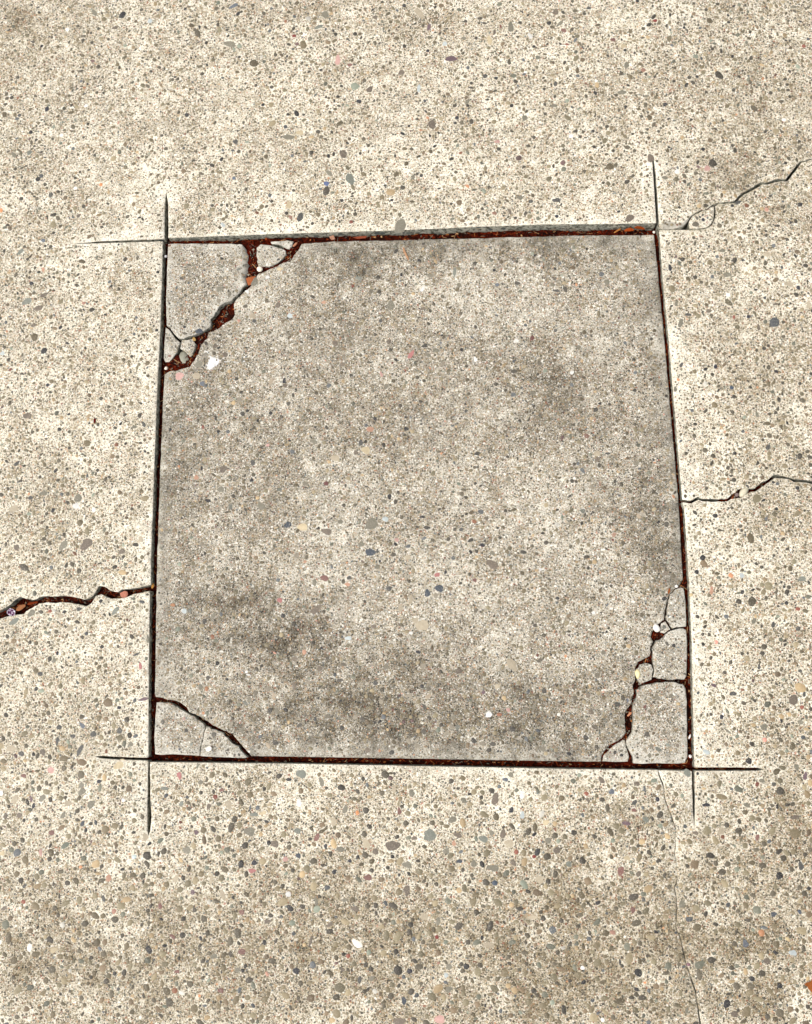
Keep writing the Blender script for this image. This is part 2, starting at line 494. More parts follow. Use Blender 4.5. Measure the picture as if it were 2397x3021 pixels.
# ---------------------------------------------------------------- outlines traced on the ground
CR_UP = c7([(0, 520), (60, 488), (110, 455), (150, 410), (200, 383), (270, 400), (340, 412), (430, 373), (520, 375), (640, 368), (700, 374), (780, 385), (850, 407), (905, 392), (945, 365),
            (1000, 272), (1040, 275), (1085, 292), (1130, 322), (1190, 332), (1232, 303), (1300, 300), (1400, 284), (1525, 257)])
CR_LO = c7([(0, 600), (60, 582), (150, 562), (240, 552), (300, 503), (400, 447), (480, 432), (560, 442), (620, 432), (700, 437), (800, 452), (872, 476), (925, 442), (965, 370),
            (1020, 352), (1070, 372), (1120, 396), (1200, 396), (1290, 381), (1350, 352), (1515, 318)])
CT_N = c3([(606, 612), (660, 613), (720, 611), (768, 606), (790, 590), (812, 566), (832, 536), (866, 508), (905, 492), (945, 482), (975, 462), (1000, 446), (1040, 434), (1080, 430), (1140, 424), (1158, 410), (1205, 362),
           (1285, 322), (1340, 285), (1390, 287), (1440, 267), (1522, 262), (1552, 225), (1625, 135), (1690, 119), (1711, 114)])
CT_E = c3([(604, 634), (770, 632), (830, 632), (900, 630), (945, 620), (978, 600), (996, 570), (1008, 540), (1006, 510), (1008, 458), (1043, 443), (1082, 439), (1143, 438), (1166, 428), (1216, 376), (1295, 338),
           (1350, 300), (1390, 303), (1445, 283), (1536, 277), (1568, 233), (1637, 144), (1694, 127), (1711, 121)])
C2_E = tr(0, -0.9, 1, c4([(1711, 238), (1640, 229), (1530, 223), (1480, 206), (1400, 187), (1330, 180), (1302, 195), (1250, 236), (1200, 256), (1130, 312), (1080, 316), (1000, 317), (960, 325), (900, 377), (850, 423),
           (720, 423), (590, 419), (552, 401), (480, 438), (392, 429)]))
C2_S = tr(0, 0.9, 1, c4([(390, 448), (480, 461), (555, 419), (590, 439), (720, 443), (855, 440), (885, 416), (930, 408), (1000, 397), (1050, 362), (1090, 342), (1135, 340), (1205, 288), (1275, 247), (1330, 200),
           (1400, 205), (1480, 217), (1530, 241), (1640, 248), (1711, 262)]))
HAIR = c5([(655, 1606), (672, 1660), (692, 1706), (700, 1760), (704, 1810), (722, 1872), (750, 1930), (770, 1990), (790, 2050), (798, 2096)]) + \
    c8([(379, 760), (374, 850), (388, 930), (396, 1010), (372, 1110), (384, 1170), (388, 1240), (386, 1310), (381, 1400), (402, 1462), (426, 1530), (440, 1600), (460, 1690), (490, 1780), (525, 1880), (540, 1960), (555, 2050), (572, 2156), (590, 2260)])

north = [(-900, 1990), (-300, 1868)] + CR_UP + [(446, 1650), (464, 1158), (473.5, 971), (479.6, 780), (480.5, 713), (480, 711), (382, 714.2), (300, 716.8), (214, 718.5),
         (300, 711), (382, 708), (480, 705), (486, 705), (486, 650), (487.5, 600), (490.5, 568), (496, 600), (497, 650), (496.5, 700),
         (499, 701.5), (667, 695), (808, 689.5), (987, 684.5), (1197, 678), (1408, 668.6), (1600, 661.6), (1822, 660), (1932, 658), (1937.5, 656),
         (1934, 600), (1930.5, 545), (1927, 500), (1925, 472), (1926.5, 454), (1931, 475), (1934, 500), (1938, 545), (1942, 600), (1944.5, 650)] + CT_N + [(2560, 440), (3000, 380)]
east = CT_E + [(2560, 447), (3000, 388), (3000, 1560), (2560, 1450)] + C2_E + [(2003.5, 1352), (1971, 970), (1956.7, 827), (1946, 681)]
hr, hl = [], []
for i, (x, y) in enumerate(HAIR):
    wd = max(0.25, 0.85 + 0.5 * math.sin(i * 1.9) + (0.9 if i in (1, 2, 26, 27, 24) else 0) - (0.6 if 9 <= i <= 13 else 0))
    hr.append((x + wd, y)); hl.append((x - wd, y))
hair_slot = hr + [(HAIR[-1][0], HAIR[-1][1] + 20)] + hl[::-1]
south = C2_S + [(2560, 1456), (3000, 1566)]
south_w = [(3.4, 0.0), (3.4, -3.2), (-2.8, -3.2), (-2.8, 0.2)]
south2 = [(-900, 2026), (-300, 1890)] + CR_LO + [(439.8, 1950), (438.5, 2232), (436.5, 2235.8), (340, 2233), (305, 2230.2), (280, 2232), (300, 2237), (340, 2240.4), (436.5, 2243.6),
          (438, 2249), (435.5, 2366), (435, 2450), (438.5, 2466), (443.3, 2450), (447, 2410), (444, 2366), (442.5, 2248), (850, 2252.5), (1700, 2268.5)] + \
    [(HAIR[0][0] - 1, 2271.5)] + hl + [(HAIR[-1][0], HAIR[-1][1] + 20)] + hr[::-1] + [(HAIR[0][0] + 1, 2272)] + \
    [(2039, 2274), (2042, 2277), (2045, 2385), (2049.5, 2441), (2051.5, 2385), (2050.5, 2277), (2052, 2273.8), (2150, 2274), (2235, 2273.4), (2256, 2269.6), (2235, 2265.6), (2150, 2264.4), (2050, 2264),
     (2045, 2051), (2042, 1903), (2035.9, 1754), (2029.3, 1640), (2019.7, 1500)]

# one closed outline for the south slab: crack edge -> far corners -> left crack edge -> cuts -> back up the right cut
def closed(pixels_a, world, pixels_b, zf):
    def cv(l):
        out = []
        for u, v in l:
            x, y = px2w(u, v)
            for _ in range(2): x, y = px2w(u, v, zf(x, y))
            out.append((x, y))
        return out
    return cv(pixels_a) + list(world) + cv(pixels_b)


pave = bpy.data.objects.new('pavement', None); COL.objects.link(pave); pave.location = (0.3, 0.3, -0.06)
tag(pave, 'cream exposed aggregate concrete pavement, cracked and saw cut around the grey square', None, None, 'structure')
MO = [M_OUT, M_WALL, M_BROKEN]
LIP0, LIP1, LIPY = px2w(*c3([(604, 600)])[0])[0], px2w(*c3([(835, 600)])[0])[0], px2w(*c3([(700, 575)])[0])[1]


def lip_flank(x, y):
    if not (LIP0 < x < LIP1 and y < LIPY + .004): return 0.0
    return .0072 * min(1.0, (LIP1 - x) / .03) * min(1, (x - LIP0) / .002)



SLABS = []
nN, oN, zN = build_slab('concrete_slab', north, z_north, MO, pave, 0.0009, 0.0075, B_OUT, 0.012, 0.6, flank=lip_flank, world_tail=[(3.4, 1.4), (3.4, 4.4), (-2.8, 4.4), (-2.8, 0.35)])
nE, oE, zE = build_slab('concrete_slab', east, z_east, MO, pave, 0.0009, 0.0075, B_OUT, 0.012, 0.6)
sw = closed(south, south_w, south2, z_south)
nS, oS, zS = build_slab('concrete_slab', [], z_south, MO, pave, 0.0009, 0.0075, B_OUT, 0.012, 0.6, world_tail=sw)
nN['label'] = 'upper slab, raised along the joint above the grey square'
nE['label'] = 'right hand slab lying between the two cracks'
nS['label'] = 'lower slab with a hairline crack'
SLABS += [(nN, oN, zN, 'out'), (nE, oE, zE, 'out'), (nS, oS, zS, 'out')]

MP = [M_PANEL, M_WALL, M_BROKEN]; MF = [M_FRAG, M_WALL, M_BROKEN]
panel = c2([(1600, 140), (1572, 200), (1525, 250), (1500, 300), (1470, 335), (1400, 347), (1330, 388), (1250, 418), (1180, 455), (1125, 470), (1085, 545), (1040, 605), (1000, 643), (950, 684), (880, 752), (852, 800),
            (866, 920), (830, 980), (760, 1010), (690, 1070), (625, 1100), (577, 1112), (560, 1180), (490, 1260), (468, 1330), (440, 1400), (402, 1440), (372, 1498)]) + \
    [(543, 1086), (527, 1090.5), (499, 1095), (485, 1104), (480, 1200), (472, 1400), (463, 1650), (459, 1900), (457, 2048)] + \
    c6([(600, 218), (645, 220), (700, 240), (770, 250), (840, 290), (880, 340), (950, 378), (1030, 418), (1080, 458), (1170, 500), (1240, 528), (1292, 590), (1350, 657), (1400, 716)]) + \
    [(900, 2233.5), (1300, 2240), (1700, 2247)] + \
    c5([(203, 1530), (203, 1480), (238, 1428), (290, 1383), (368, 1343), (398, 1300), (388, 1220), (388, 1160), (414, 1100), (438, 1070), (460, 965), (456, 920), (474, 888), (468, 820), (480, 762), (495, 738), (545, 705), (585, 690),
        (593, 660), (598, 612), (620, 572), (598, 540), (600, 510), (648, 440), (698, 398), (708, 340), (722, 260), (742, 200), (800, 143), (830, 120), (852, 80)]) + \
    [(2012, 1640), (2003, 1478), (1992, 1350), (1961.5, 1000), (1945, 827), (1931, 692), (1822, 692.5), (1700, 693.5), (1400, 702), (1000, 711)]
oP, pP, zP = build_slab('concrete_patch', panel, z_panel, MP, None, 0.0016, 0.0045, B_PANEL, 0.013, 1.0, tone0=0.16)
tag(oP, 'large grey stained square of concrete with three broken corners inside the saw cuts', 'concrete panel')
SLABS.append((oP, pP, zP, 'panel'))


def fl1(x, y):   # the sloping broken flank of the big corner piece
    u0 = px2w(*c2([(1000, 200)])[0]); u1 = px2w(*c2([(990, 540)])[0])
    t = (u0[1] - y) / (u0[1] - u1[1])
    if x > px2w(*c2([(955, 300)])[0])[0] and -0.25 < t < 1.1: return 0.0085 * max(0.0, math.sin(math.pi * (t + 0.25) / 1.35)) ** 0.7
    return 0.0


FR = [
    ('concrete_fragment', 'largest broken corner piece, upper left corner of the grey square', 'concrete fragment',
     c2([(135, 142), (500, 140), (800, 142), (950, 150), (985, 185), (1033, 270), (1033, 370), (1008, 450), (983, 520), (996, 590), (955, 630), (915, 690), (850, 740), (830, 770), (762, 785), (700, 832), (640, 930), (603, 980), (612, 1040), (530, 1103),
         (440, 1138), (345, 1173), (300, 1186), (250, 1180), (195, 1130), (155, 1060), (118, 1040), (112, 800), (118, 600), (128, 300)]), frag_z(-0.0018, .01, -.01, .03, .57), 0.0016, fl1),
    ('concrete_fragment', 'rounded fragment with litter along its left side, under the top joint', 'concrete fragment',
     c2([(1105, 190), (1150, 142), (1200, 147), (1260, 156), (1310, 170), (1375, 190), (1425, 216), (1426, 265), (1395, 300), (1365, 335), (1308, 368), (1260, 391), (1180, 398), (1122, 388), (1112, 340), (1102, 280)]), frag_z(-0.004, .05, -.04, .11, .60), 0.0022, None),
    ('concrete_fragment', 'thin light grey sliver at the top joint, above the rounded fragment', 'concrete fragment',
     c2([(1260, 122), (1330, 115), (1400, 112), (1440, 105), (1513, 117), (1495, 170), (1470, 206), (1432, 196), (1392, 166), (1350, 154), (1310, 148), (1270, 143)]), frag_z(-0.0055, -.05, .08, .14, .61), 0.0015, None),
    ('concrete_fragment', 'tapering wedge at the left joint, just below the largest corner piece', 'concrete fragment',
     c2([(110, 1062), (145, 1080), (188, 1152), (236, 1197), (268, 1227), (258, 1262), (238, 1320), (200, 1380), (150, 1438), (102, 1443), (84, 1400), (94, 1200)]), frag_z(-0.0042, .06, .05, .0, .49), 0.0018, None),
    ('concrete_fragment', 'cream topped lump holding a smooth grey pebble, beside the wedge', 'concrete fragment',
     c2([(292, 1204), (340, 1196), (398, 1190), (438, 1240), (430, 1310), (405, 1366), (375, 1388), (330, 1340), (290, 1310), (266, 1290), (272, 1240)]), frag_z(-0.0040, .10, .06, .03, .48), 0.0016, None),
    ('concrete_fragment', 'four sided corner piece, lower left corner of the grey square', 'concrete fragment',
     c6([(605, 264), (640, 258), (700, 264), (760, 288), (800, 312), (850, 348), (920, 384), (960, 412), (1000, 441), (1015, 460), (1000, 530), (986, 590), (973, 650), (966, 713), (850, 706), (740, 700), (640, 706), (591, 698), (586, 560), (592, 400)]),
     frag_z(-0.0025), 0.0014, None),
    ('concrete_fragment', 'triangular piece with a white fleck, in the lower left of the square', 'concrete fragment',
     c6([(1022, 462), (1100, 493), (1160, 522), (1200, 562), (1250, 612), (1290, 634), (1330, 684), (1374, 726), (1340, 733), (1200, 727), (1050, 720), (972, 714), (979, 650), (992, 590), (1006, 530)]), frag_z(-0.0022), 0.0010, None),
    ('concrete_fragment', 'narrow pointed piece, topmost of the broken row at the right joint', 'concrete fragment',
     c5([(747, 200), (792, 162), (830, 142), (856, 147), (872, 250), (877, 400), (877, 454), (840, 457), (800, 460), (764, 467), (737, 430), (717, 400), (724, 300)]), frag_z(-0.0036, .06, .03, .57, .19), 0.0013, None),
    ('concrete_fragment', 'smallest dull triangle beside the round white pebble', 'concrete fragment',
     c5([(704, 410), (730, 442), (751, 476), (701, 508), (674, 500), (667, 470), (682, 430)]), frag_z(-0.0052, .1, .1, .56, .16), 0.0010, None),
    ('concrete_fragment', 'broad middle block of the broken row at the right joint', 'concrete fragment',
     c5([(692, 532), (722, 506), (762, 485), (800, 472), (850, 467), (878, 480), (885, 600), (885, 700), (880, 848), (860, 877), (800, 872), (740, 877), (660, 867), (617, 857), (621, 800), (614, 740), (607, 660), (612, 612), (640, 567), (670, 557)]),
     frag_z(-0.0022, -.03, .03, .56, .12), 0.0020, None),
    ('concrete_fragment', 'small pale lump with a cream pebble, left of the middle block', 'concrete fragment',
     c5([(507, 757), (550, 744), (600, 757), (610, 800), (604, 860), (599, 878), (550, 898), (510, 908), (492, 880), (484, 840), (480, 800)]), frag_z(-0.0022), 0.0016, None),
    ('concrete_fragment', 'tallest block of the broken right hand row, in the lower right corner', 'concrete fragment',
     c5([(477, 962), (520, 930), (600, 905), (700, 893), (780, 895), (850, 910), (875, 945), (884, 1050), (885, 1200), (888, 1400), (888, 1495), (868, 1540), (780, 1546), (640, 1542), (520, 1547), (458, 1542), (452, 1500), (427, 1440), (407, 1400),
         (402, 1350), (447, 1290), (457, 1200), (452, 1100), (467, 1050), (480, 1000)]), frag_z(-0.0020), 0.0022, None),
    ('concrete_fragment', 'dark flat sliver at the bottom joint, left of the tallest block', 'concrete fragment',
     c5([(212, 1525), (218, 1482), (252, 1442), (302, 1398), (374, 1357), (393, 1362), (398, 1410), (418, 1470), (412, 1528), (310, 1531)]), frag_z(-0.0045, -.05, .05, .51, .01), 0.0012, None),
    ('concrete_chip', 'white chipped lump wedged in the crack by the upper right saw cut', 'concrete chip',
     c3([(819, 580), (826, 556), (842, 536), (872, 513), (908, 497), (948, 487), (978, 468), (1001, 462), (1001, 512), (1002, 538), (991, 567), (973, 595), (942, 614), (880, 622), (824, 620)]), frag_z(0.0035), 0.0016, None),
]
for nm, lab, cat, pl, zf, chm, flk in FR:
    chip = nm == 'concrete_chip'
    o, ol, z_ = build_slab(nm, pl, zf, MO if chip else MF, None, chm * (.8 if chip else .75), 0.0035, None, 0.007, 0.5 if chip else 0.9, flank=flk, broken_amp=0.0003 if chip else 0.0011, tone0=0.0 if chip else 0.12,
                           depth=0.03 if chip else 0.062)
    tag(o, lab, cat, None if chip else 'broken pieces of the grey square')
    SLABS.append((o, ol, z_, 'out' if chip else 'frag'))

# ---------------------------------------------------------------- pebbles set in the concrete
PAL = {'g': (134, 126, 100), 'd': (84, 82, 76), 'b': (98, 106, 118), 'n': (48, 48, 56), 'N': (66, 76, 88), 'r': (142, 86, 70), 'k': (216, 152, 134), 'K': (202, 104, 96), 'o': (206, 140, 92),
       'w': (232, 228, 218), 't': (190, 170, 130), 'e': (128, 132, 114), 'p': (118, 84, 92), 'y': (212, 186, 128), 'm': (122, 104, 82), 'c': (190, 202, 200), 'B': (70, 94, 150), 'x': (120, 50, 44)}
TR = {
    (0, 0, .46756): '1453,283,45,22,10,g 190,967,17,17,0,e 300,692,14,20,20,n 143,1585,30,18,-40,e 500,1363,18,12,-20,m 730,178,20,14,0,m 1388,192,14,25,0,g 1340,415,18,14,0,t 93,980,25,14,50,g 430,190,14,14,0,w 548,668,13,13,0,w 393,857,13,13,0,w 278,1520,15,13,0,b 130,885,15,12,-40,g 1480,45,35,14,-30,b 640,1168,12,12,0,o 325,1232,15,20,0,d 1415,1425,22,14,30,c 1490,900,18,18,0,d 1480,1130,12,12,0,b 600,85,25,14,50,g 12,1330,12,16,0,o 950,135,20,18,0,c 480,1190,12,12,0,w',
    (800, 0, .46756): '1135,383,50,20,0,p 998,185,30,11,105,p 1513,190,35,18,80,g 345,103,25,22,90,g 1018,800,32,25,80,m 110,872,45,20,0,g 187,843,28,20,10,y 503,1140,45,24,80,e 353,1165,20,20,0,B 558,650,18,16,0,n 1353,495,20,18,0,d 1175,757,14,14,0,n 370,1100,25,15,50,g 820,1435,44,38,90,g 187,1378,32,22,115,d 460,980,35,22,60,m 425,390,35,18,90,k 1380,270,28,16,80,y 1240,655,22,12,120,g 305,180,35,15,-20,e 250,255,18,16,0,g 660,122,17,17,0,m 150,235,15,13,0,x 1218,257,18,14,0,g 1410,220,18,10,100,m 938,95,40,20,50,t 1635,245,22,12,60,w 1098,290,18,18,0,c 1600,760,22,17,90,g 1570,1260,22,17,20,g 1640,1285,22,13,0,d 1428,908,20,14,0,k 898,1130,18,14,90,g 825,470,22,20,0,m 1505,1350,25,10,65,m 625,575,24,20,110,m 935,573,28,12,90,c 500,420,18,14,0,r 990,335,12,12,0,n 118,1300,25,20,90,y',
    (1597, 0, .46756): '297,72,18,12,0,d 90,95,22,18,90,m 120,165,24,14,-40,g 142,212,22,15,30,r 450,272,18,16,0,r 712,153,15,12,0,x 160,300,14,10,0,r 507,603,32,16,0,g 622,598,33,15,25,t 660,627,18,12,0,g 535,432,22,17,90,g 1590,48,26,13,0,g 1655,295,16,16,0,r 1293,707,10,10,0,n 95,1278,30,17,0,d 770,1140,24,12,10,g 560,1390,38,26,-30,m 685,1018,30,20,90,m 1245,1275,25,14,-15,d 1018,1395,13,13,0,n 95,1380,12,12,0,n 775,680,17,15,0,n 80,685,28,14,0,g 850,1100,18,18,0,w 1035,1075,30,22,0,k 1530,760,14,14,0,w 185,875,16,16,0,w 515,312,22,16,0,y 88,548,16,12,90,d',
    (0, 2265, .46756): '1133,48,28,17,90,K 575,232,38,24,-50,g 517,152,32,20,-40,g 268,192,30,22,-40,g 400,298,28,18,120,g 520,355,24,16,120,N 327,410,20,18,0,r 918,438,26,20,100,t 1180,520,26,26,0,g 1575,405,38,32,0,g 1445,232,34,24,90,t 687,697,23,22,0,o 1218,787,18,18,0,p 1012,873,24,17,90,r 1605,600,20,18,0,n 1592,650,26,16,0,K 30,885,25,14,-30,m 150,845,16,14,0,r 1528,1160,26,22,0,r 1352,1190,26,18,0,g 1395,1405,20,18,0,r 1527,912,18,18,0,r 1240,408,20,16,90,p 1147,225,24,18,-50,e 1045,130,32,15,0,e 1110,700,28,20,110,t 1335,705,35,14,100,t 1405,800,45,18,75,t 655,828,24,14,70,d 155,748,18,12,-30,d 123,300,20,18,0,m 35,305,22,16,90,m 258,535,26,12,90,k 1605,295,30,14,0,e 1663,285,22,13,-20,y 1320,243,18,18,0,m 1400,140,18,12,0,r 1267,92,18,16,0,g 340,1150,26,18,0,y 848,562,16,16,0,c 1690,970,28,14,0,m 5,160,20,18,0,w 780,205,14,12,0,w 152,50,18,14,0,r 213,240,20,14,110,n 198,195,20,12,70,p 748,1395,16,12,-30,d 1500,1275,20,18,0,g 1230,1240,16,14,0,g 1260,1437,12,12,0,o 1270,1075,16,10,70,n 1090,1065,26,12,40,r 1120,1285,20,14,0,r 97,200,35,24,110,t 430,225,25,18,0,t 15,540,20,16,0,y',
    (800, 2265, .46756): '190,42,35,32,0,e 768,490,52,34,0,m 1003,427,48,38,0,e 1465,418,32,22,95,m 1505,478,30,28,0,t 1415,200,48,26,110,m 1403,633,45,22,0,g 863,612,32,24,0,g 602,478,34,26,60,t 660,530,24,24,0,m 1145,328,30,22,-20,g 888,160,26,22,90,g 1393,410,26,22,90,g 613,692,28,22,0,r 290,440,34,18,115,r 25,480,28,24,0,m 168,398,24,22,0,e 855,765,45,26,95,m 530,890,28,17,0,m 465,835,20,14,0,g 400,657,20,14,-30,n 1518,268,22,18,90,n 1215,205,30,18,35,g 905,445,26,14,0,m 1340,450,34,22,10,e 1105,525,22,18,0,g 1280,605,22,22,0,g 1413,728,18,18,0,N 1190,590,22,15,0,N 160,1280,24,22,0,n 875,1283,18,16,0,n 558,1340,30,18,100,d 635,1330,24,14,-30,g 838,1470,32,20,85,N 1065,1590,38,28,0,k 810,1600,45,24,0,m 250,1095,40,11,105,m 448,1272,22,14,20,m 488,1188,16,16,0,r 1123,1255,28,22,80,g 1122,1398,28,22,0,g 968,940,28,26,0,t 1055,970,32,16,100,g 1650,942,38,14,0,t 1695,708,28,28,0,t 1530,600,26,20,60,m 1585,300,28,18,90,c 1585,175,25,18,90,w 178,222,28,20,90,w 110,798,20,18,0,w 1375,1118,42,18,0,t 810,275,26,16,80,r 545,285,18,14,90,o 1155,480,22,18,90,o 1660,560,16,12,0,x 1548,532,16,14,0,r 1048,1068,14,14,0,x 285,845,40,14,85,g 440,515,28,20,0,g 173,555,18,18,0,N 92,577,20,18,0,k 485,695,18,16,0,m 498,588,14,12,0,n 345,495,16,12,90,n 468,262,30,20,120,g 318,90,36,18,75,g 1105,1310,20,14,90,c 370,990,24,14,-30,m 1180,425,30,18,20,m 778,140,28,16,90,t 395,340,38,18,95,t 1480,75,20,14,0,b 1513,45,20,18,0,g',
    (1597, 2265, .46756): '917,35,32,28,0,e 1042,235,28,14,0,n 503,652,32,24,110,r 100,520,26,24,0,m 32,345,28,20,0,y 535,350,32,16,10,p 585,268,22,14,20,r 660,325,24,24,0,e 1138,400,28,20,-30,t 1365,440,22,14,110,r 1608,312,32,16,-10,m 1395,82,26,16,20,g 382,78,28,18,45,m 605,100,20,18,0,m 285,163,16,14,0,r 1298,235,26,16,20,g 975,412,20,14,15,m 888,860,28,24,90,g 645,830,18,14,90,d 580,898,26,18,110,r 1425,1220,26,22,0,m 1235,642,18,18,0,e 175,608,22,20,0,e 45,460,22,22,0,g 930,1240,16,12,20,p 1222,1555,26,22,0,m 920,1530,26,14,100,g 1290,1110,28,22,90,b 1590,1168,28,20,10,c 1555,1080,20,12,20,t 262,1262,16,14,0,w 388,1590,15,14,0,w 615,670,22,18,120,m 540,570,26,18,0,y 1468,925,22,16,0,N 850,1042,12,10,0,n 497,1225,22,8,90,n 735,198,18,14,90,n 1633,910,18,14,60,N 1640,620,30,20,80,d 590,220,20,16,120,d 295,205,20,12,30,m 445,150,20,20,0,b 1480,105,14,14,0,n 1180,490,14,12,0,m 795,1185,11,9,0,n 655,1355,12,10,0,o',
    (480, 700, .46756): '1568,733,35,15,-55,K 1380,860,22,10,70,k 1308,1207,27,20,0,o 1282,1340,30,28,0,y 1030,1550,17,17,0,x 1088,662,22,18,100,m 327,682,15,15,0,m 393,735,20,16,60,m 1440,425,35,26,80,g 800,488,20,18,0,c 1428,652,18,18,0,m 558,1530,14,14,0,n 765,900,20,13,110,n 768,930,18,14,0,m 567,1420,22,16,90,d 1088,1390,32,24,0,t 1218,1355,17,14,90,m 1250,1292,20,16,90,d 210,870,28,24,0,t 228,590,26,18,0,N 360,325,24,20,0,g 575,275,30,26,110,g 225,800,30,28,0,g 105,870,32,26,0,k 365,1588,25,20,0,g 210,1512,18,16,0,o 660,1308,14,12,0,k 380,1460,30,24,0,m 1235,250,24,16,10,e 530,335,14,12,0,w 660,245,16,14,0,w 1640,320,20,12,120,w 565,490,22,20,0,t 575,522,18,12,0,d 725,420,20,18,90,m 1015,402,16,14,0,o 955,1285,28,14,20,g 1640,445,22,10,-10,m 1375,520,15,12,0,d 735,192,24,12,10,y 247,920,18,18,0,b',
    (1240, 700, .46756): '218,210,30,12,95,e 100,708,30,16,20,g 862,330,28,10,10,d 708,630,18,16,90,x 960,848,14,14,0,w 857,580,13,13,0,d 1120,1360,24,22,0,t 1185,1360,15,10,0,d 290,1092,12,12,0,d 350,765,20,12,60,w 1182,275,22,18,90,g 850,250,16,12,0,m 487,292,16,14,0,b 1578,190,25,12,85,n 1645,540,32,16,110,g 1692,487,26,10,0,d 1615,415,18,12,90,d 1648,805,20,13,110,d 1612,955,22,14,95,g',
    (460, 1456, .46756): '1010,733,50,24,-35,m 1355,370,38,26,10,N 1398,362,15,12,90,d 1297,318,24,17,0,g 925,210,36,26,0,y 830,195,28,22,-10,N 1080,240,38,22,10,m 1365,190,50,44,0,g 780,673,18,17,0,K 1062,532,30,20,10,r 1208,572,18,15,0,o 1590,400,22,20,0,t 360,770,28,14,120,g 278,1220,24,16,90,g 1640,802,22,20,0,t 1545,722,26,18,90,t 1610,665,30,16,95,t 1212,912,26,14,0,c 1218,530,16,16,0,d 1470,598,20,18,0,d 1375,838,20,14,0,m 1655,1000,22,12,10,n 172,740,22,20,0,c 570,1125,10,10,0,w 580,1143,14,6,0,w 1448,160,22,18,0,c 662,75,30,20,55,g 940,428,14,10,0,o 1520,290,16,14,0,k 1475,1135,10,10,0,w 1000,560,24,16,90,g 1610,880,14,12,0,w 895,665,10,10,0,b 1385,1195,18,16,0,d 935,1000,20,14,90,o',
    (1240, 1456, .46756): '120,597,32,24,10,N 45,627,27,22,80,N 107,512,20,16,0,K 435,1397,24,24,0,w 580,1080,48,28,65,t 455,445,45,30,25,m 392,323,20,14,0,n 160,495,16,9,110,n 868,660,14,11,0,n 455,375,20,18,0,g 243,1120,30,18,-10,m 488,1218,20,18,0,t 400,1255,14,14,0,p 15,145,18,10,0,n 260,225,16,14,0,d 345,545,16,14,0,r 730,508,12,12,0,m 557,1367,16,14,90,k 1265,1445,30,20,0,g 762,478,12,12,0,w 828,1017,8,8,0,n 1097,750,12,12,0,w 1312,1305,14,10,90,b 418,155,15,15,0,m 15,830,45,40,0,t',
    (0, 1750, .4908): '480,950,60,18,-62,d 345,890,30,14,-85,d 563,847,22,20,0,d 357,807,18,16,0,d 722,1030,44,28,-35,y 697,103,38,15,-45,e 78,175,48,20,-35,e 190,120,28,22,-50,g 363,138,20,18,0,t 420,212,22,18,-20,t 243,485,17,15,0,d 345,362,14,10,90,n 787,908,17,16,0,g 845,438,24,11,80,K 440,860,20,14,0,d 865,637,32,12,-15,p 717,688,14,10,0,n 258,955,24,20,90,m 785,305,18,10,-10,g 178,257,28,8,-55,m 215,170,32,5,-30,m 475,95,17,13,0,d 302,107,13,11,0,r 495,795,24,14,40,b 325,405,18,14,90,g 720,495,16,12,0,g 310,1065,26,24,0,k 297,1018,14,13,0,g 145,1093,16,16,0,r 490,1155,20,18,0,g 595,1132,15,12,0,n 890,275,30,10,90,g 820,368,22,8,-20,d 720,825,20,20,0,d 130,965,20,16,0,d 70,935,40,18,0,t',
    (0, 700, .7716): '107,245,22,14,-35,e 150,272,20,12,-20,m 83,55,20,10,-45,e 131,337,12,9,-20,m 123,178,9,9,0,n 300,998,18,18,0,g 333,1172,30,22,-40,m 245,1178,24,15,-55,g 107,684,18,14,0,m 172,980,18,10,0,g 68,865,17,9,-40,d 66,1186,12,12,0,m 540,1155,12,12,0,t 470,1202,16,12,0,m 168,125,11,6,95,o 515,727,14,8,-15,g 552,717,12,7,60,d 362,550,12,10,0,t 293,1028,14,13,0,w 362,1042,9,9,0,w 120,997,10,9,0,d 170,222,22,8,-20,m 185,566,8,7,0,n 50,1040,30,14,-20,t 12,445,10,10,0,c',
    (1980, 700, .5278): '213,411,17,13,0,m 318,208,28,18,0,g 57,478,24,13,-60,e 97,430,20,8,0,g 435,443,14,11,0,n 772,375,28,14,100,t 545,1170,20,14,120,d 540,93,28,16,0,t 442,975,14,11,60,g 483,990,20,10,70,g 250,722,14,11,90,n 342,840,14,13,0,N 320,320,14,14,0,w 490,500,24,10,80,m 713,280,14,10,90,n 665,262,28,16,0,t 603,843,20,14,-30,t 30,370,18,9,90,g 405,127,12,6,0,n 495,93,10,10,0,w 290,72,18,13,0,g 320,1078,14,10,0,g 280,553,8,7,0,n 243,552,15,7,0,g 545,860,8,8,0,n 353,445,12,9,90,r 583,373,18,9,0,m 682,122,13,8,0,g',
    (2030, 1650, .5681): '550,732,32,28,90,m 123,162,26,11,100,o 573,360,15,14,0,d 571,258,14,11,0,r 593,102,22,16,-20,e 443,340,18,11,90,d 236,698,24,13,0,d 398,870,24,16,-10,g 400,936,13,13,0,k 17,185,12,10,0,t 343,320,17,13,110,g 430,90,20,10,70,t 384,133,14,13,0,g 113,458,13,13,0,g 337,572,9,8,0,n 370,558,16,9,95,d 582,580,12,10,0,d 175,820,14,12,90,n 565,1080,20,14,90,g 593,768,14,12,0,r 205,890,28,6,40,g 447,1168,13,12,0,d 610,1125,24,13,100,p 385,1150,20,14,0,g 97,1001,20,14,20,c 135,655,18,10,30,p 280,85,16,13,90,c 605,700,18,10,90,d 550,12,14,14,0,g 148,430,12,12,0,k 585,845,16,14,0,g 635,455,22,8,100,m'}
traced = []
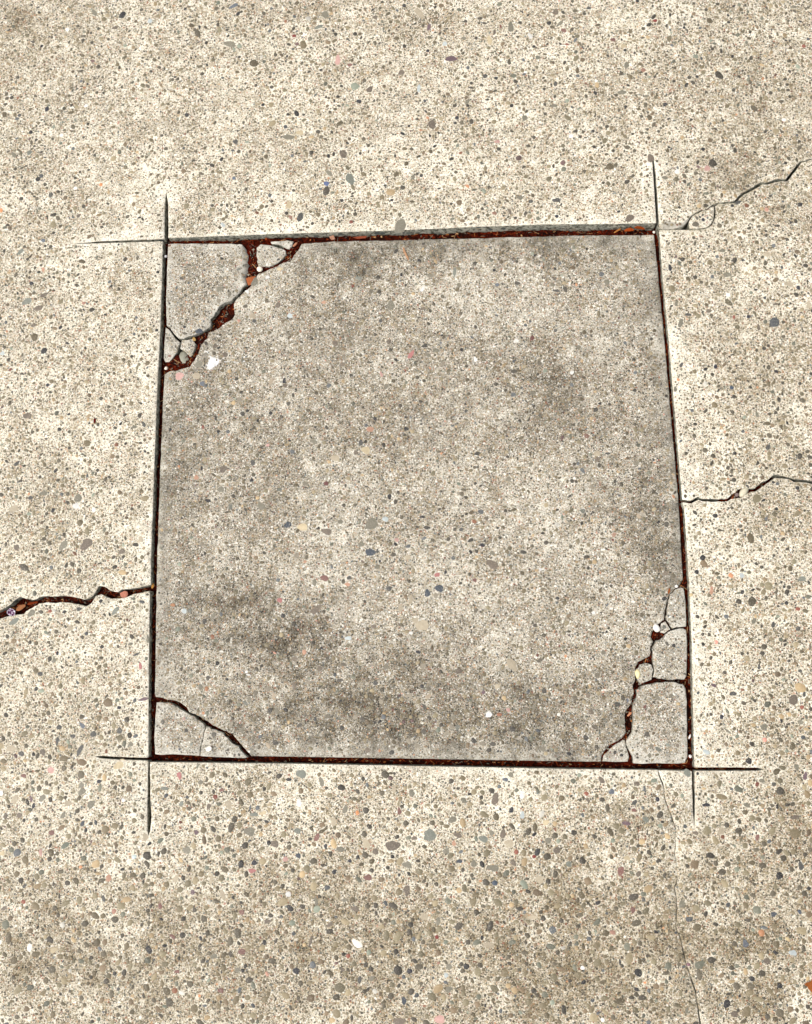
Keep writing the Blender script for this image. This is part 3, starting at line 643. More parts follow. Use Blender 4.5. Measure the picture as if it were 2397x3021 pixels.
for (x0, y0, s), txt in TR.items():
    for it in txt.split():
        q = it.split(','); x, y, a, b, g = map(float, q[:5])
        u, v = x0 + x * s, y0 + y * s
        c = np.array(px2w(u, v))
        e1 = np.array(px2w(u + a * s * math.cos(math.radians(g)), v + a * s * math.sin(math.radians(g)))) - c
        ang = math.atan2(e1[1], e1[0]); ra = np.linalg.norm(e1); rb = ra * b / a
        traced.append((c[0], c[1], ra, rb, ang, q[5]))
seen = []
for t_ in sorted(traced, key=lambda t: -t[2]):
    if all((t_[0] - s_[0]) ** 2 + (t_[1] - s_[1]) ** 2 > (0.7 * s_[3] + 0.5 * t_[3]) ** 2 for s_ in seen): seen.append(t_)
traced = seen


def owner_of(P, margin):
    own = np.full(len(P), -1)
    for i, (o, ol, zf, k) in enumerate(SLABS):
        bb0, bb1 = ol.min(0), ol.max(0)
        idx = np.where((own < 0) & (P[:, 0] > bb0[0]) & (P[:, 0] < bb1[0]) & (P[:, 1] > bb0[1]) & (P[:, 1] < bb1[1]))[0]
        if not len(idx): continue
        ins = pip(P[idx], ol); idx = idx[ins]
        if not len(idx): continue
        d = segdist(P[idx], ol, np.roll(ol, -1, 0))
        own[idx[d > margin[idx]]] = i
    return own


def pebble_mesh(k):
    rr = random.Random(100 + k); n = 12
    ang = [2 * math.pi * i / n for i in range(n)]
    p1, p2, p3 = rr.uniform(0, 6), rr.uniform(0, 6), rr.uniform(0, 6)
    a2, a3, sq = rr.uniform(.04, .10), rr.uniform(.05, .15), rr.uniform(.75, 1.0)
    rad = [1 + a2 * math.cos(2 * a + p1) + a3 * math.cos(3 * a + p2) + .06 * math.cos(5 * a + p3) + rr.uniform(-.06, .06) for a in ang]
    V, Fc = [], []
    for (k_, z) in ((1.0, -1.0), (0.97, 0.0), (0.86, 0.55), (0.5, 0.9)):
        for i in range(n):
            V.append((rad[i] * k_ * math.cos(ang[i]), rad[i] * k_ * math.sin(ang[i]), z))
    V.append((0, 0, 1.0))
    for r in range(3):
        for i in range(n):
            j = (i + 1) % n
            Fc.append((r * n + i, r * n + j, (r + 1) * n + j, (r + 1) * n + i))
    for i in range(n): Fc.append((3 * n + i, 3 * n + (i + 1) % n, 4 * n))
    me = bpy.data.meshes.new('pebble'); me.from_pydata(V, [], Fc); me.materials.append(M_STONE)
    me.polygons.foreach_set('use_smooth', np.ones(len(me.polygons), bool)); me.update()
    return me


PEB = [pebble_mesh(k) for k in range(12)]


def place_pebble(si, x, y, ra, rb, ang, col, name='pebble', lift=0.00035, jitter=True):
    o_, ol, zf, k = SLABS[si]
    o = bpy.data.objects.new(name, PEB[R.randrange(12)]); COL.objects.link(o)
    o.parent = o_
    o.location = Vector((x, y, zf(x, y) - 0.00015)) - wloc(o_)
    o.rotation_euler = (R.uniform(-.01, .01), R.uniform(-.01, .01), ang)
    o.scale = (ra, rb, lift * R.uniform(.7, 1.3))
    c = lin(col); f = R.uniform(.85, 1.12) if jitter else 1
    g_ = sum(c) / 3; c = tuple(v * .54 + g_ * .30 for v in c)
    o.color = (c[0] * f, c[1] * f, c[2] * f, 1)
    return o


own = owner_of(np.array([(t[0], t[1]) for t in traced]), np.full(len(traced), 0.0004))
tr_out = [(t, o) for t, o in zip(traced, own) if o >= 0 and SLABS[o][3] == 'out']
tr_in = [(t, o) for t, o in zip(traced, own) if o >= 0 and SLABS[o][3] != 'out']

# random pebbles; the grid keeps them apart
cell = 0.006; grid = {}


def try_put(x, y, r, gap=0.9):
    ci, cj = int(x // cell), int(y // cell); m = int(r // cell) + 2
    for i in range(ci - m, ci + m + 1):
        for j in range(cj - m, cj + m + 1):
            for (a, b, q) in grid.get((i, j), ()):
                d2 = (a - x) ** 2 + (b - y) ** 2; lim = (r + q) * gap
                if d2 < lim * lim: return False
    grid.setdefault((ci, cj), []).append((x, y, r))
    return True


for t, o in tr_out + tr_in: try_put(t[0], t[1], (t[2] + t[3]) * .5, 0.0)
COLS = [((134, 124, 98), 20), ((116, 104, 80), 20), ((98, 90, 74), 15), ((156, 142, 112), 14), ((78, 72, 62), 9), ((128, 110, 86), 10), ((116, 116, 100), 5), ((100, 103, 104), 3), ((52, 50, 50), 3), ((142, 96, 72), 3),
        ((180, 156, 118), 5), ((190, 136, 98), 1.3), ((188, 142, 122), 1.3), ((226, 220, 206), 2.6), ((118, 66, 54), 1.2), ((140, 146, 128), 2), ((112, 88, 84), 1.2)]
cw = np.array([c[1] for c in COLS]); cw = cw / cw.sum()
CL = np.array([lin(c[0]) for c in COLS])
A0, A1 = np.array(VIEW[:2]), np.array(VIEW[2:])
NC = 150000
cand = A0 + RN.rand(NC, 2) * (A1 - A0)
u = RN.rand(NC)
rad = 0.00105 * (1 - u * (1 - (0.00105 / 0.0062) ** 2.9)) ** (-1 / 2.9)       # power law, 1.9 to 13 mm across
inside_p = pip(cand, np.array([px2w(*p) for p in ((480, 712), (1935, 690), (2040, 2255), (445, 2238))]))
rad[inside_p] = np.minimum(rad[inside_p] * 0.82, 0.0034)
prej = np.clip((rad - (0.0021 + 0.0020 * np.clip((0.12 - cand[:, 1]) / .20, 0, 1))) / 0.0016, 0, .92)
rad = np.where(RN.rand(NC) < prej, RN.uniform(.00105, .0021, NC), rad)
dens = np.array([noise.noise((c[0] * 9, c[1] * 9, 20)) + .7 * noise.noise((c[0] * 30, c[1] * 30, 21)) for c in cand])
bf = blob_field(cand, B_OUT)
ok = RN.rand(NC) < np.clip(0.80 + 0.55 * dens + 0.35 * np.where(inside_p, -.1, bf), 0.12, 1)
cand, rad = cand[ok], rad[ok]
order = np.argsort(-rad); cand, rad = cand[order], rad[order]
ow = owner_of(cand, rad * 1.05 + 0.0005)
# the paste by the saw cuts shows only small stones
dsaw = segdist(cand, SAW_A, SAW_B)
keepm = (ow >= 0) & ~((dsaw < 0.012) & (rad > 0.0022) & (RN.rand(len(rad)) < .6))
cand, rad, ow = cand[keepm], rad[keepm], ow[keepm]
sel = [i for i in range(len(cand)) if try_put(cand[i, 0], cand[i, 1], rad[i])]
cand, rad, ow = cand[sel], rad[sel], ow[sel]
ci = RN.choice(len(COLS), len(cand), p=cw)
asp = 1 + RN.rand(len(cand)) ** 2 * 0.9
angs = RN.rand(len(cand)) * math.pi
gaudy = np.array([0] * 9 + [1, 0, 1, 1, 1, 1, 0, 1])
ci = np.where((rad > .0017) & (gaudy[ci] > 0) & (RN.rand(len(ci)) < .75), RN.choice(5, len(ci)), ci)
val = RN.uniform(.50, 1.12, len(cand))

kinds = np.array([s[3] for s in SLABS])
inview = (cand[:, 0] > -.22) & (cand[:, 0] < .78) & (cand[:, 1] > -.27) & (cand[:, 1] < .96)
single = np.zeros(len(cand), bool)
n_out_tr = len(tr_out)
rest_out = max(0, 300 - n_out_tr)
io = np.where((kinds[ow] == 'out') & inview)[0][:rest_out]; single[io] = True
for (t, o) in sorted(tr_out, key=lambda a: -a[0][2])[:300]:
    place_pebble(o, t[0], t[1], t[2], t[3], t[4], PAL[t[5]])
for (t, o) in tr_in:
    place_pebble(o, t[0], t[1], t[2], t[3], t[4], PAL[t[5]])
extra = [(t, o) for (t, o) in sorted(tr_out, key=lambda a: -a[0][2])[300:]]
for i in range(3, len(SLABS)):
    idx = np.where((ow == i))[0]
    single[idx[:130 if i == 3 else 12]] = True
for i in np.where(single)[0]:
    c = COLS[ci[i]][0]; k = math.sqrt(asp[i])
    place_pebble(int(ow[i]), cand[i, 0], cand[i, 1], rad[i] * k, rad[i] / k, angs[i], c)


def stones_mesh(name, idx, si, ex=()):
    """many small stones joined into one part of their slab"""
    o_, ol, zf, kd = SLABS[si]
    items = [(cand[i, 0], cand[i, 1], rad[i] * math.sqrt(asp[i]), rad[i] / math.sqrt(asp[i]), angs[i], CL[ci[i]] * val[i]) for i in idx]
    items += [(t[0], t[1], t[2], t[3], t[4], np.array(lin(PAL[t[5]]))) for t in ex]
    if not items: return None
    VV, FF, CC = [], [], []
    base = 0
    org = np.array(wloc(o_))
    for (x, y, ra, rb, an, col) in items:
        big = ra > 0.0022
        n = 9 if big else 6
        z0 = zf(x, y)
        a = np.arange(n) * 2 * math.pi / n
        rr = 1 + RN.uniform(-.16, .16, n)
        cx, sx = np.cos(a) * rr * ra, np.sin(a) * rr * rb
        X = cx * math.cos(an) - sx * math.sin(an); Y = cx * math.sin(an) + sx * math.cos(an)
        h = RN.uniform(.00012, .0003)
        if big:
            v = [np.column_stack([x + X, y + Y, np.full(n, z0 - .00022)]), np.column_stack([x + X * .86, y + Y * .86, np.full(n, z0 + h * .75)]), np.array([[x, y, z0 + h]])]
            for i in range(n):
                j = (i + 1) % n
                FF.append((base + i, base + j, base + n + j, base + n + i)); FF.append((base + n + i, base + n + j, base + 2 * n))
            m = 2 * n + 1
        else:
            v = [np.column_stack([x + X * 1.1, y + Y * 1.1, np.full(n, z0 - .00012)]), np.array([[x, y, z0 + h + .0001]])]
            for i in range(n): FF.append((base + i, base + (i + 1) % n, base + n))
            m = n + 1
        VV.append(np.vstack(v)); CC.append(np.tile(col, (m, 1))); base += m
    V = np.vstack(VV) - org
    me = bpy.data.meshes.new(name); me.from_pydata(V.tolist(), [], FF); me.materials.append(M_STONES)
    me.polygons.foreach_set('use_smooth', np.ones(len(me.polygons), bool)); me.update()
    set_point_color(me, np.vstack(CC))
    o = bpy.data.objects.new(name, me); COL.objects.link(o); o.parent = o_
    o['kind'] = 'stuff'
    return o


for i in range(len(SLABS)):
    idx = np.where((ow == i) & ~single)[0]
    ex = [t for (t, o) in extra if o == i]
    stones_mesh('small_stones', idx, i, ex)

# grey pebble held by the cream topped lump, cream pebble held by the small lump, olive stone on the joint
def ball(name, px, z, ra, rb, rc, ang, col, parent=None, seed=0, tilt=0.0, mat=None):
    rr = random.Random(seed)
    x, y = px2w(px[0], px[1], z)
    V, Fc = [], []; nu, nv_ = 14, 8
    off = Vector((rr.uniform(0, 9), rr.uniform(0, 9), seed * 1.3))
    V.append((0, 0, -rc))
    for j in range(1, nv_):
        th = math.pi * j / nv_ - math.pi / 2
        for i in range(nu):
            ph = 2 * math.pi * i / nu
            d = Vector((math.cos(th) * math.cos(ph), math.cos(th) * math.sin(ph), math.sin(th)))
            k = 1 + .22 * noise.noise(d * 1.3 + off) + .08 * noise.noise(d * 3.5 + off)
            V.append((d.x * ra * k, d.y * rb * k, d.z * rc * k))
    V.append((0, 0, rc))
    for i in range(nu):
        Fc.append((0, 1 + (i + 1) % nu, 1 + i))
        Fc.append((len(V) - 1, 1 + (nv_ - 2) * nu + i, 1 + (nv_ - 2) * nu + (i + 1) % nu))
    for j in range(nv_ - 2):
        for i in range(nu):
            a = 1 + j * nu + i; b = 1 + j * nu + (i + 1) % nu
            Fc.append((a, b, b + nu, a + nu))
    o = mesh_obj(name, V, Fc, [mat or M_STONE], None, True)
    o.location = (x, y, z); o.rotation_euler = (tilt, tilt * .6, ang)
    if parent is not None: o.location = Vector((x, y, z)) - wloc(parent); o.parent = parent
    c = lin(col); o.color = (*c, 1)
    return o


fr = [s[0] for s in SLABS]
ball('pebble', c2([(322, 1412)])[0], -0.0095, .0108, .0065, .0050, math.radians(108), (140, 138, 122), fr[8], 3)
ball('pebble', c5([(492, 832)])[0], -0.0035, .0062, .0030, .003, math.radians(95), (222, 208, 160), fr[14], 4)

# ---------------------------------------------------------------- litter in the joints
FILL = [([(484, 735), (472, 1160), (457, 1600), (448, 2070), (442, 2238)], -.0105), ([(492, 709), (1000, 696), (1500, 688), (1925, 682)], -.0095),
        ([(1943, 690), (1957, 900), (1990, 1250), (2004, 1420), (2018, 1640), (2027, 1800), (2040, 2080), (2043, 2262)], -.0105),
        ([(445, 2242), (850, 2246), (1700, 2259), (2045, 2268)], -.0150),
        ([(482, 708), (226, 716)], -.0160), ([(491, 700), (492, 585)], -.0150), ([(1939, 650), (1930, 480)], -.022), ([(438, 2240), (290, 2234)], -.0140), ([(440, 2250), (440, 2455)], -.0140),
        ([(2046, 2275), (2049, 2435)], -.0120), ([(2050, 2269), (2248, 2269)], -.0120),
        (c2([(1040, 150), (1070, 300), (1060, 440), (1020, 560)]), -.0060), (c2([(1000, 600), (900, 720), (800, 850)]), -.010), (c2([(780, 900), (700, 990), (590, 1100)]), -.0085),
        (c2([(560, 1130), (470, 1230), (440, 1330), (370, 1470), (300, 1500)]), -.0065), (c2([(300, 1500), (200, 1460), (110, 1500)]), -.0080), (c2([(1550, 150), (1460, 260), (1380, 340), (1250, 405), (1150, 440)]), -.0060),
        (c6([(590, 240), (700, 250), (850, 320), (1000, 430), (1180, 530), (1290, 620), (1385, 720)]), -.0105),
        (c5([(850, 90), (760, 185), (722, 300), (690, 430), (640, 540), (602, 660), (570, 730)]), -.0085), (c5([(490, 920), (600, 882), (800, 880), (880, 910)]), -.0140),
        (c5([(468, 960), (440, 1090), (420, 1200), (400, 1300), (300, 1390), (210, 1500)]), -.0075), (c5([(400, 1340), (425, 1480), (435, 1550)]), -.0070), (c5([(484, 760), (478, 880)]), -.009),
        (c7([(-60, 580), (100, 520), (250, 470), (450, 410), (640, 400), (800, 420), (880, 440), (960, 360), (1050, 320), (1180, 365), (1350, 320), (1540, 285)]), -.0100),
        (c4([(860, 430), (930, 370), (1010, 360), (1080, 335)]), -.0055), (c4([(1180, 290), (1260, 250)]), -.018)]
fa, fb, fz = [], [], []
for l, z in FILL:
    w = [px2w(a, b, z) for a, b in l]
    for i in range(len(w) - 1): fa.append(w[i]); fb.append(w[i + 1]); fz.append(z)
fa, fb, fz = np.array(fa), np.array(fb), np.array(fz)


def fill_z(P):
    d = fb - fa; L = (d ** 2).sum(1) + 1e-18
    out = np.full(len(P), -1.0); dist = np.full(len(P), 1.0)
    for i in range(0, len(P), 4000):
        p = P[i:i + 4000, None, :]
        tt = np.clip(((p - fa) * d).sum(2) / L, 0, 1)
        ds = np.sqrt(((p - (fa + tt[..., None] * d)) ** 2).sum(2))
        w_ = 1 / (ds + .0012) ** 3
        out[i:i + 4000] = (w_ * fz).sum(1) / w_.sum(1); dist[i:i + 4000] = ds.min(1)
    return out, dist


def bed_noise(x, y): return 0.0030 * noise.noise((x * 40, y * 40, 1)) - 0.010 * max(0, noise.noise((x * 28, y * 28, 31)) - .22) + 0.0020 * noise.noise((x * 190, y * 190, 2)) + .0006 * noise.noise((x * 600, y * 600, 3))


st = 0.0016
gx = np.arange(-.27, .82, st); gy = np.arange(-.12, .72, st)
GX, GY = np.meshgrid(gx, gy); GP = np.column_stack([GX.ravel(), GY.ravel()])
# coarse reject first
cz, cdist = fill_z(GP)
ncol = len(gx)
okc = (cdist < 0.0125).reshape(len(gy), ncol)
hz = cz.copy()
near = np.where(cdist < 0.016)[0]
for i in near: hz[i] = cz[i] + bed_noise(GP[i, 0], GP[i, 1]) - 25 * max(0, cdist[i] - .007) ** 2
cellok = okc[:-1, :-1] & okc[1:, :-1] & okc[:-1, 1:] & okc[1:, 1:]
jj, ii = np.where(cellok)
a = jj * ncol + ii
quads = np.column_stack([a, a + 1, a + 1 + ncol, a + ncol])
used, inv = np.unique(quads, return_inverse=True)
bed = mesh_obj('litter_bed', np.column_stack([GP[used], hz[used]]), inv.reshape(-1, 4).tolist(), [M_BED], None, True)
tag(bed, 'red brown rotted needle litter packed into the joints and cracks', 'leaf litter', None, 'stuff')

# needles and bark crumbs lying on the bed
NCOL = [((80, 22, 8), 28), ((112, 38, 14), 14), ((44, 15, 8), 30), ((136, 62, 28), 7), ((168, 106, 60), 5), ((188, 150, 106), 3.5), ((26, 10, 6), 24), ((120, 112, 98), 5)]
nw = np.array([c[1] for c in NCOL], float); nw /= nw.sum(); NL = np.array([lin(c[0]) for c in NCOL])
wl = np.linalg.norm(fb - fa, axis=1); wl /= wl.sum()
NN = 11000
seg = RN.choice(len(fa), NN, p=wl); tt = RN.rand(NN)
Pn = fa[seg] + (fb - fa)[seg] * tt[:, None] + RN.normal(0, .0033, (NN, 2))
zz, _ = fill_z(Pn)
# keep only what lies in the gaps
insolid = np.zeros(NN, bool)
for (o_, ol, zf, k) in SLABS: insolid |= pip(Pn, ol)
VV, FF, CC, base = [], [], [], 0
for i in np.where(~insolid)[0]:
    x, y = Pn[i]; z = zz[i] + bed_noise(x, y) + R.uniform(.0001, .0012)
    an = R.uniform(0, math.pi) if R.random() < .55 else math.atan2(*(fb - fa)[seg[i]][::-1]) + R.gauss(0, .3)
    ti = R.gauss(0, .28)
    d = Vector((math.cos(an) * math.cos(ti), math.sin(an) * math.cos(ti), math.sin(ti)))
    s = Vector((-math.sin(an), math.cos(an), 0)); u_ = d.cross(s)
    if R.random() < .7: L, wd, th = R.uniform(.0015, .0050), R.uniform(.00022, .00050), .0003
    else: L, wd, th = R.uniform(.0008, .0020), R.uniform(.0005, .0011), .0003
    c = Vector((x, y, z)); bend = R.uniform(-.25, .25) * L
    for k in (-1, 0, 1):
        cc = c + d * L * k + s * bend * (1 - k * k); q = wd * (1 if k == 0 else .55)
        VV += [cc - s * q, cc + s * q, cc - u_ * th]
    for k in range(2):
        b0 = base + 3 * k
        FF += [(b0, b0 + 1, b0 + 4, b0 + 3), (b0 + 1, b0 + 2, b0 + 5, b0 + 4), (b0 + 2, b0, b0 + 3, b0 + 5)]
    FF += [(base, base + 2, base + 1), (base + 6, base + 7, base + 8)]
    col = NL[RN.choice(len(NCOL), p=nw)] * R.uniform(.8, 1.2)
    CC += [col] * 9; base += 9
nd = mesh_obj('needle_litter', [tuple(v) for v in VV], FF, [M_NEEDLE])
set_point_color(nd.data, np.array(CC))
tag(nd, 'loose dry needles and bark crumbs lying in the joints', 'leaf litter', None, 'stuff')


# ---------------------------------------------------------------- crumbs of broken concrete in the cracks
VV, FF, CC, base = [], [], [], 0
csel = np.array([i for i in range(len(fa)) if np.linalg.norm(fb[i] - fa[i]) < .06])
wl2 = np.linalg.norm(fb[csel] - fa[csel], axis=1); wl2 /= wl2.sum()
CN = 900
sg = csel[RN.choice(len(csel), CN, p=wl2)]
Pc = fa[sg] + (fb - fa)[sg] * RN.rand(CN)[:, None] + RN.normal(0, .0026, (CN, 2))
zc, _ = fill_z(Pc)
ins = np.zeros(CN, bool)
for (o_, ol, zf, k) in SLABS: ins |= pip(Pc, ol)
for i in np.where(~ins)[0]:
    x, y = Pc[i]; r = .0004 + .0011 * R.random() ** 2.5; z = zc[i] + bed_noise(x, y) + r * .5
    for (dx, dy, dz) in ((1, 0, 0), (0, 1, 0), (-1, 0, 0), (0, -1, 0), (0, 0, 1), (0, 0, -1)):
        k_ = r * R.uniform(.7, 1.25); VV.append((x + dx * k_ + R.uniform(-.3, .3) * r, y + dy * k_ + R.uniform(-.3, .3) * r, z + dz * k_ * .8))
    for f in ((0, 1, 4), (1, 2, 4), (2, 3, 4), (3, 0, 4), (1, 0, 5), (2, 1, 5), (3, 2, 5), (0, 3, 5)): FF.append(tuple(base + q for q in f))
    CC += [np.array(lin(R.choice([(150, 144, 128), (110, 104, 90), (176, 170, 152), (90, 70, 56), (128, 118, 98)]))) * .8] * 6; base += 6
cr_ = mesh_obj('concrete_crumbs', VV, FF, [M_NEEDLE]); set_point_color(cr_.data, np.array(CC))
tag(cr_, 'grey crumbs of broken concrete and grit lying in the cracks', 'grit', None, 'stuff')

# ---------------------------------------------------------------- single loose things
def chip(name, poly, z, th, col, label, cat, curl=0.0, group=None, z2=None):
    """a thin chip or leaf bit: outline in pixels, thickness, slightly curled; z2 lifts its far end"""
    w = np.array([px2w(u_, v_, z) for u_, v_ in poly])
    A = w; B = np.roll(w, -1, 0)
    if (A[:, 0] * B[:, 1] - B[:, 0] * A[:, 1]).sum() < 0: w = w[::-1].copy()
    c = w.mean(0); q = w - c
    _, _, vt = np.linalg.svd(q); ax, bx = vt[0], vt[1]
    la = np.abs(q @ ax).max(); lb = np.abs(q @ bx).max() + 1e-9
    def hz_(p):
        s_, t_ = p @ ax / la, p @ bx / lb
        return z + curl * (t_ * t_) + (0 if z2 is None else (z2 - z) * (s_ + 1) / 2) + .0002 * noise.noise((p[0] * 400, p[1] * 400, 0))
    rings = [(1.0, 0), (0.62, 1), (0.25, 1)]
    V = []; n = len(q)
    for k in (1.0, .6, .25):
        for p in q: V.append((c[0] + p[0] * k, c[1] + p[1] * k, hz_(p * k) + (th * .5 if k < 1 else 0)))
    V.append((c[0], c[1], hz_(q[0] * 0) + th * .5))
    m = len(V)
    for p in q: V.append((c[0] + p[0] * .95, c[1] + p[1] * .95, hz_(p) - th * .6))
    V.append((c[0], c[1], hz_(q[0] * 0) - th * .5))
    Fc = []
    for r in range(2):
        for i in range(n):
            j = (i + 1) % n; Fc.append((r * n + i, r * n + j, (r + 1) * n + j, (r + 1) * n + i))
    for i in range(n):
        j = (i + 1) % n
        Fc.append((2 * n + i, 2 * n + j, 3 * n)); Fc.append((m + i, i, 0 + i) if False else (m + i, m + j, j, i)); Fc.append((m + n, m + j, m + i))
    o = mesh_obj(name, V, Fc, [M_NEEDLE], None, False, None, origin=(float(c[0]), float(c[1]), z))
    cl = np.tile(np.array(lin(col)) * .58, (len(V), 1)); set_point_color(o.data, cl)
    return tag(o, label, cat, group)


def around(p, a, b, ang, n=9, seed=0):
    rr = random.Random(seed); out = []
    for i in range(n):
        t = 2 * math.pi * i / n; k = 1 + rr.uniform(-.18, .18)
        x, y = a * k * math.cos(t), b * k * math.sin(t)
        g = math.radians(ang); out.append((p[0] + x * math.cos(g) - y * math.sin(g), p[1] + x * math.sin(g) + y * math.cos(g)))
    return out


chip('bark_chip', c2([(990, 525), (1060, 505), (1100, 500), (1075, 545), (1040, 598), (1012, 602)]), -.0035, .0012, (204, 120, 74), 'orange wedge of bark in the crack beside the largest corner piece', 'bark chip', .0004)
chip('bark_chip', c2([(1500, 172), (1535, 135), (1556, 132), (1540, 160), (1515, 180)]), -.0030, .0008, (226, 158, 122), 'pinkish bark chip right of the thin grey sliver', 'bark chip', .0004)
chip('bark_chip', [(971, 698), (985, 694), (990, 706), (978, 708)], -.0040, .0006, (214, 160, 132), 'pale pink square flake in the top joint, left of the long flake', 'bark flake', .0004)
chip('bark_chip', [(1040, 700), (1062, 697), (1084, 696), (1080, 703), (1055, 705)], -.0040, .0006, (176, 92, 64), 'long reddish flake in the top joint', 'bark flake', .0004)
chip('wood_splinter', [(1188, 729), (1192, 730), (1198, 742), (1205, 758), (1208, 768), (1204, 767), (1196, 753), (1190, 742)], -.0020, .0008, (226, 176, 136), 'thin pale splinter lying on the grey square below the top joint', 'splinter', 0)
chip('dry_leaf', around((1857, 679), 16, 5, -8, 9, 1), -.0030, .0004, (196, 92, 40), 'curled orange leaf bit in the top joint, nearest the olive stone', 'leaf', .0016)
chip('dry_leaf', around((1887, 674), 15, 5, 8, 9, 2), -.0012, .0004, (170, 80, 30), 'brown curled leaf bit at the right end of the top joint', 'leaf', .0018)
chip('dry_leaf', around((1822, 681), 13, 3, -30, 8, 3), -.0035, .0004, (222, 150, 82), 'tan shred of leaf under the raised edge of the upper slab', 'leaf', .0012)
chip('bark_chip', around(c7([(1255, 352)])[0], 11, 10, 0, 9, 5), -.0028, .0010, (232, 156, 130), 'round pink flake standing in the wide left hand crack', 'bark flake', .0006)
chip('dry_leaf', around(c7([(210, 492)])[0], 16, 7, -35, 9, 6), -.0030, .0004, (196, 134, 92), 'tan leaf bit in the left hand crack, beside the foil scrap', 'leaf', .0015)
chip('dry_leaf', around(c7([(330, 445)])[0], 18, 4, -14, 9, 8), -.0040, .0004, (150, 66, 30), 'narrow brown leaf strip in the left hand crack', 'leaf', .0012)
chip('bark_chip', around(c7([(1543, 268)])[0], 9, 4, 100, 8, 9), -.0035, .0008, (220, 160, 84), 'yellow chip where the left hand crack meets the joint', 'bark chip', .0004)
chip('bark_chip', c5([(405, 1165), (425, 1135), (445, 1132), (440, 1150), (415, 1170)]), -.0030, .0008, (236, 162, 122), 'pale orange chip in the crack left of the tallest block', 'bark chip', .0004)
chip('bark_chip', around(c5([(740, 170)])[0], 3.5, 9, 10, 8, 11), -.0015, .0006, (176, 106, 58), 'small tan shred at the tip of the right hand broken row', 'bark chip', .0003)
chip('bark_chip', around(c2([(420, 1190)])[0], 7, 5, 60, 8, 12), -.0035, .0010, (214, 176, 112), 'yellow crumb on top of the cream lump in the upper left crack', 'bark chip', .0002)
chip('dry_leaf', [(2372, 2904), (2380, 2898), (2392, 2896), (2399, 2882), (2404, 2884), (2398, 2904), (2404, 2924), (2396, 2928), (2386, 2918), (2382, 2910)], .0012, .0004, (190, 112, 60), 'orange brown dry leaf tip lying at the lower right edge', 'leaf', .0012)
chip('dry_leaf', [(2394, 2908), (2440, 2880), (2480, 2930), (2440, 2950), (2392, 2932)], .0012, .0004, (214, 196, 150), 'pale cream dry leaf beside the orange leaf tip', 'leaf', .0010)
chip('seed_husk', around((280, 1241), 4.5, 9, 0, 9, 13), .0012, .0016, (110, 30, 26), 'tiny dark red husk lying on the cream slab left of the grey square', 'seed husk', .0)


def grain(px, z, r, col, label, seed, name='pebble', asp_=(1, 1, .8)):
    o = ball(name, px, z, r * asp_[0], r * asp_[1], r * asp_[2], seed, col, None, seed)
    return tag(o, label, 'pebble')


grain(c2([(1142, 424)])[0], -.0010, .0034, (236, 226, 206), 'round cream pebble under the rounded fragment in the upper left crack', 21)
grain(c2([(110, 285)])[0], -.0035, .0018, (206, 204, 204), 'tiny grey white pebble in the left joint near its top', 22)
grain(c2([(115, 1512)])[0], -.0030, .0021, (226, 218, 200), 'small white pebble in the left joint below the wedge', 23)
grain(c5([(640, 466)])[0], -.0010, .0040, (244, 238, 228), 'bright white pebble in the crack beside the smallest triangle', 24, asp_=(1.25, .9, .8))
grain(c5([(799, 134)])[0], -.0015, .0018, (226, 222, 214), 'tiny white pebble at the top of the right hand broken row', 25)
grain(c4([(1015, 352)])[0], -.0030, .0055, (196, 188, 164), 'pale grey pebble lodged in the right hand crack', 26, asp_=(1.3, .75, .7))
grain(c4([(945, 378)])[0], -.0040, .0024, (120, 104, 100), 'grey crumb left of the pale pebble in the right hand crack', 27)
grain(c3([(565, 650)])[0], -.0035, .0016, (220, 214, 200), 'tiny white crumb at the upper right corner of the grey square', 28)
grain(c3([(562, 170)])[0], -.0012, .0022, (240, 226, 170), 'slim cream grain at the top of the upper right saw cut', 29, asp_=(.55, 2.2, .6))
grain((2037, 2231), -.0045, .0018, (236, 228, 220), 'tiny white grain in the right joint near the bottom corner', 30)
grain((2035.5, 2173), -.0040, .0015, (226, 214, 204), 'slim white grain in the right joint above the bottom corner', 31, asp_=(.7, 2.0, .7))
grain(c6([(1047, 655)])[0], .0, .0030, (246, 240, 226), 'white stone fleck on the triangular piece at the lower left', 32, asp_=(1.2, .9, .25))

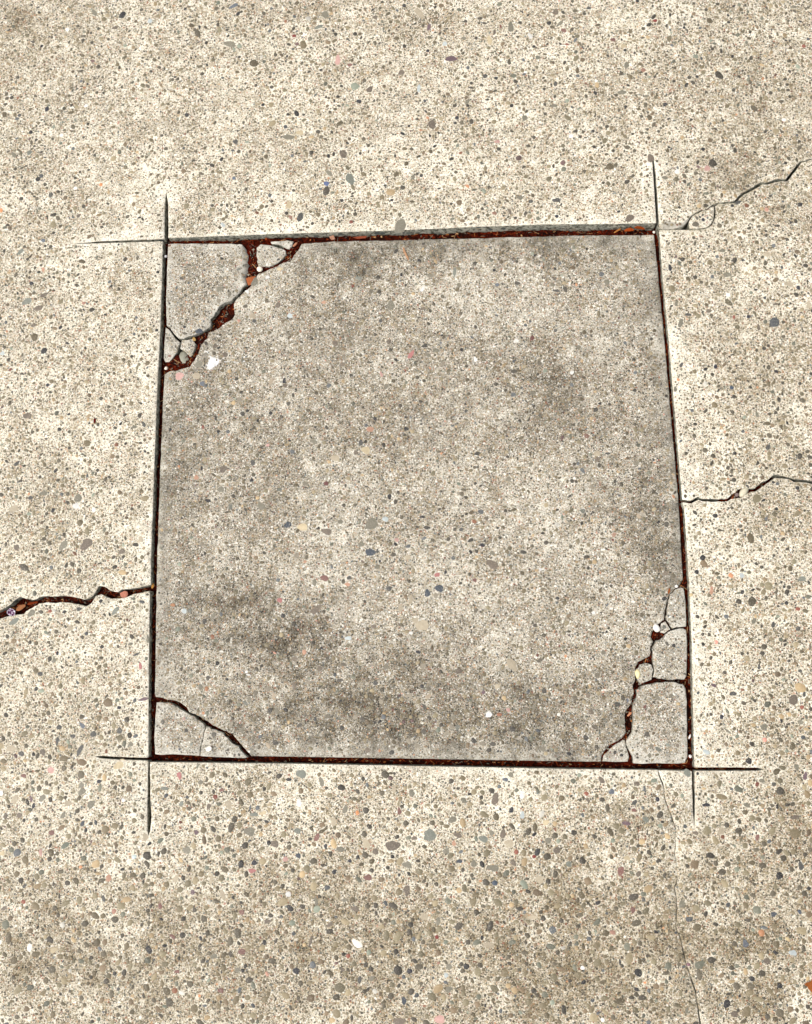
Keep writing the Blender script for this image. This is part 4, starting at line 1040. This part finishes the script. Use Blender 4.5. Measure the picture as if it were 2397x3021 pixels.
# crumpled foil scrap in the left crack
def foil():
    m, t, b = new_mat('foil')
    pos = N(t, 'ShaderNodeNewGeometry').outputs['Position']
    a = noise_(t, pos, 260, 2, .5)
    t.links.new(ramp(t, a, [(0.42, lin((240, 238, 240))), (0.5, lin((236, 226, 236))), (0.56, lin((96, 40, 84))), (0.7, lin((70, 24, 56)))]), b.inputs['Base Color'])
    b.inputs['Metallic'].default_value = .3; b.inputs['Roughness'].default_value = .35
    rr = random.Random(5); n = 9; V, Fc = [], []
    c = px2w(*c7([(112, 535)])[0], -.002)
    for j in range(n):
        for i in range(n):
            x, y = (i / (n - 1) - .5), (j / (n - 1) - .5)
            k = 1 - .35 * abs(y) * 2
            V.append((x * .011 * k, y * .0085 * (1 - .3 * abs(x)), .0013 * rr.random() + .0014 * noise.noise((x * 5, y * 5, 2))))
    for j in range(n - 1):
        for i in range(n - 1):
            a_ = j * n + i; Fc.append((a_, a_ + 1, a_ + n + 1, a_ + n))
    m0 = len(V); V += [(x, y, z - .00012) for x, y, z in V[:]]
    Fc += [tuple(m0 + q for q in f[::-1]) for f in Fc[:]]
    rim = [i for i in range(n)] + [n * i + n - 1 for i in range(1, n)] + [n * (n - 1) + i for i in range(n - 2, -1, -1)] + [n * i for i in range(n - 2, 0, -1)]
    for i in range(len(rim)):
        p, q = rim[i], rim[(i + 1) % len(rim)]; Fc.append((q, p, m0 + p, m0 + q))
    o = mesh_obj('foil_scrap', V, Fc, [m]); o.location = (c[0], c[1], -.0032); o.rotation_euler = (0, 0, -.5)
    tag(o, 'crumpled white and purple foil scrap in the left hand crack', 'foil scrap')


foil()

# white splatter on the square
def splatter():
    m, t, b = new_mat('white_splatter')
    pos = N(t, 'ShaderNodeNewGeometry').outputs['Position']
    t.links.new(ramp(t, noise_(t, pos, 300, 4, .6), [(0.35, lin((196, 194, 186))), (0.6, lin((232, 231, 228)))]), b.inputs['Base Color']); b.inputs['Roughness'].default_value = .7
    V, Fc = [], []
    def dab(px, a_, b_, g, n=18, seed=0, h=.0004):
        rr = random.Random(seed); z = z_panel(*px2w(*px)); b0 = len(V)
        w = []
        for i in range(n):
            tt_ = 2 * math.pi * i / n; k = 1 + .35 * noise.noise((math.cos(tt_) * 1.4, math.sin(tt_) * 1.4, seed * 3.3)) + .07 * rr.uniform(-1, 1)
            x, y = a_ * k * math.cos(tt_), b_ * k * math.sin(tt_); gg = math.radians(g)
            w.append(px2w(px[0] + x * math.cos(gg) - y * math.sin(gg), px[1] + x * math.sin(gg) + y * math.cos(gg), z))
        c = px2w(*px, z)
        for p in w: V.append((p[0], p[1], z - .0002))
        for p in w: V.append((c[0] + (p[0] - c[0]) * .85, c[1] + (p[1] - c[1]) * .85, z + h))
        V.append((c[0], c[1], z + h * 1.3))
        for i in range(n):
            j = (i + 1) % n
            Fc.append((b0 + j, b0 + i, b0 + n + i, b0 + n + j)); Fc.append((b0 + n + j, b0 + n + i, b0 + 2 * n))
    P2 = lambda x, y: c2([(x, y)])[0]
    for k, (x, y, a_, b_, g) in enumerate([(618, 1425, 12, 6.5, -50), (640, 1475, 8, 5, -60), (600, 1510, 6, 3, -30), (700, 1445, 6, 1.0, -8), (780, 1440, 10, .8, 2), (880, 1448, 10, .7, 4), (968, 1437, 4, 1.8, -30), (565, 1335, 8, 1.0, 42), (575, 1500, 4, 2, -40), (600, 1385, 4, 2, 60)]):
        dab(P2(x, y), a_, b_, g, 16, k + 1, .0003 + .00003 * k)
    o = mesh_obj('white_splatter', V, Fc, [m], None, True)
    tag(o, 'dried white splatter with a thin run beside the upper left crack', 'splatter')


splatter()

# ---------------------------------------------------------------- ground under and round the pavement
mesh_obj('ground', [(-60, -60, -.058), (60, -60, -.058), (60, 60, -.058), (-60, 60, -.058)], [(0, 1, 2, 3)], [M_SOIL])['kind'] = 'structure'
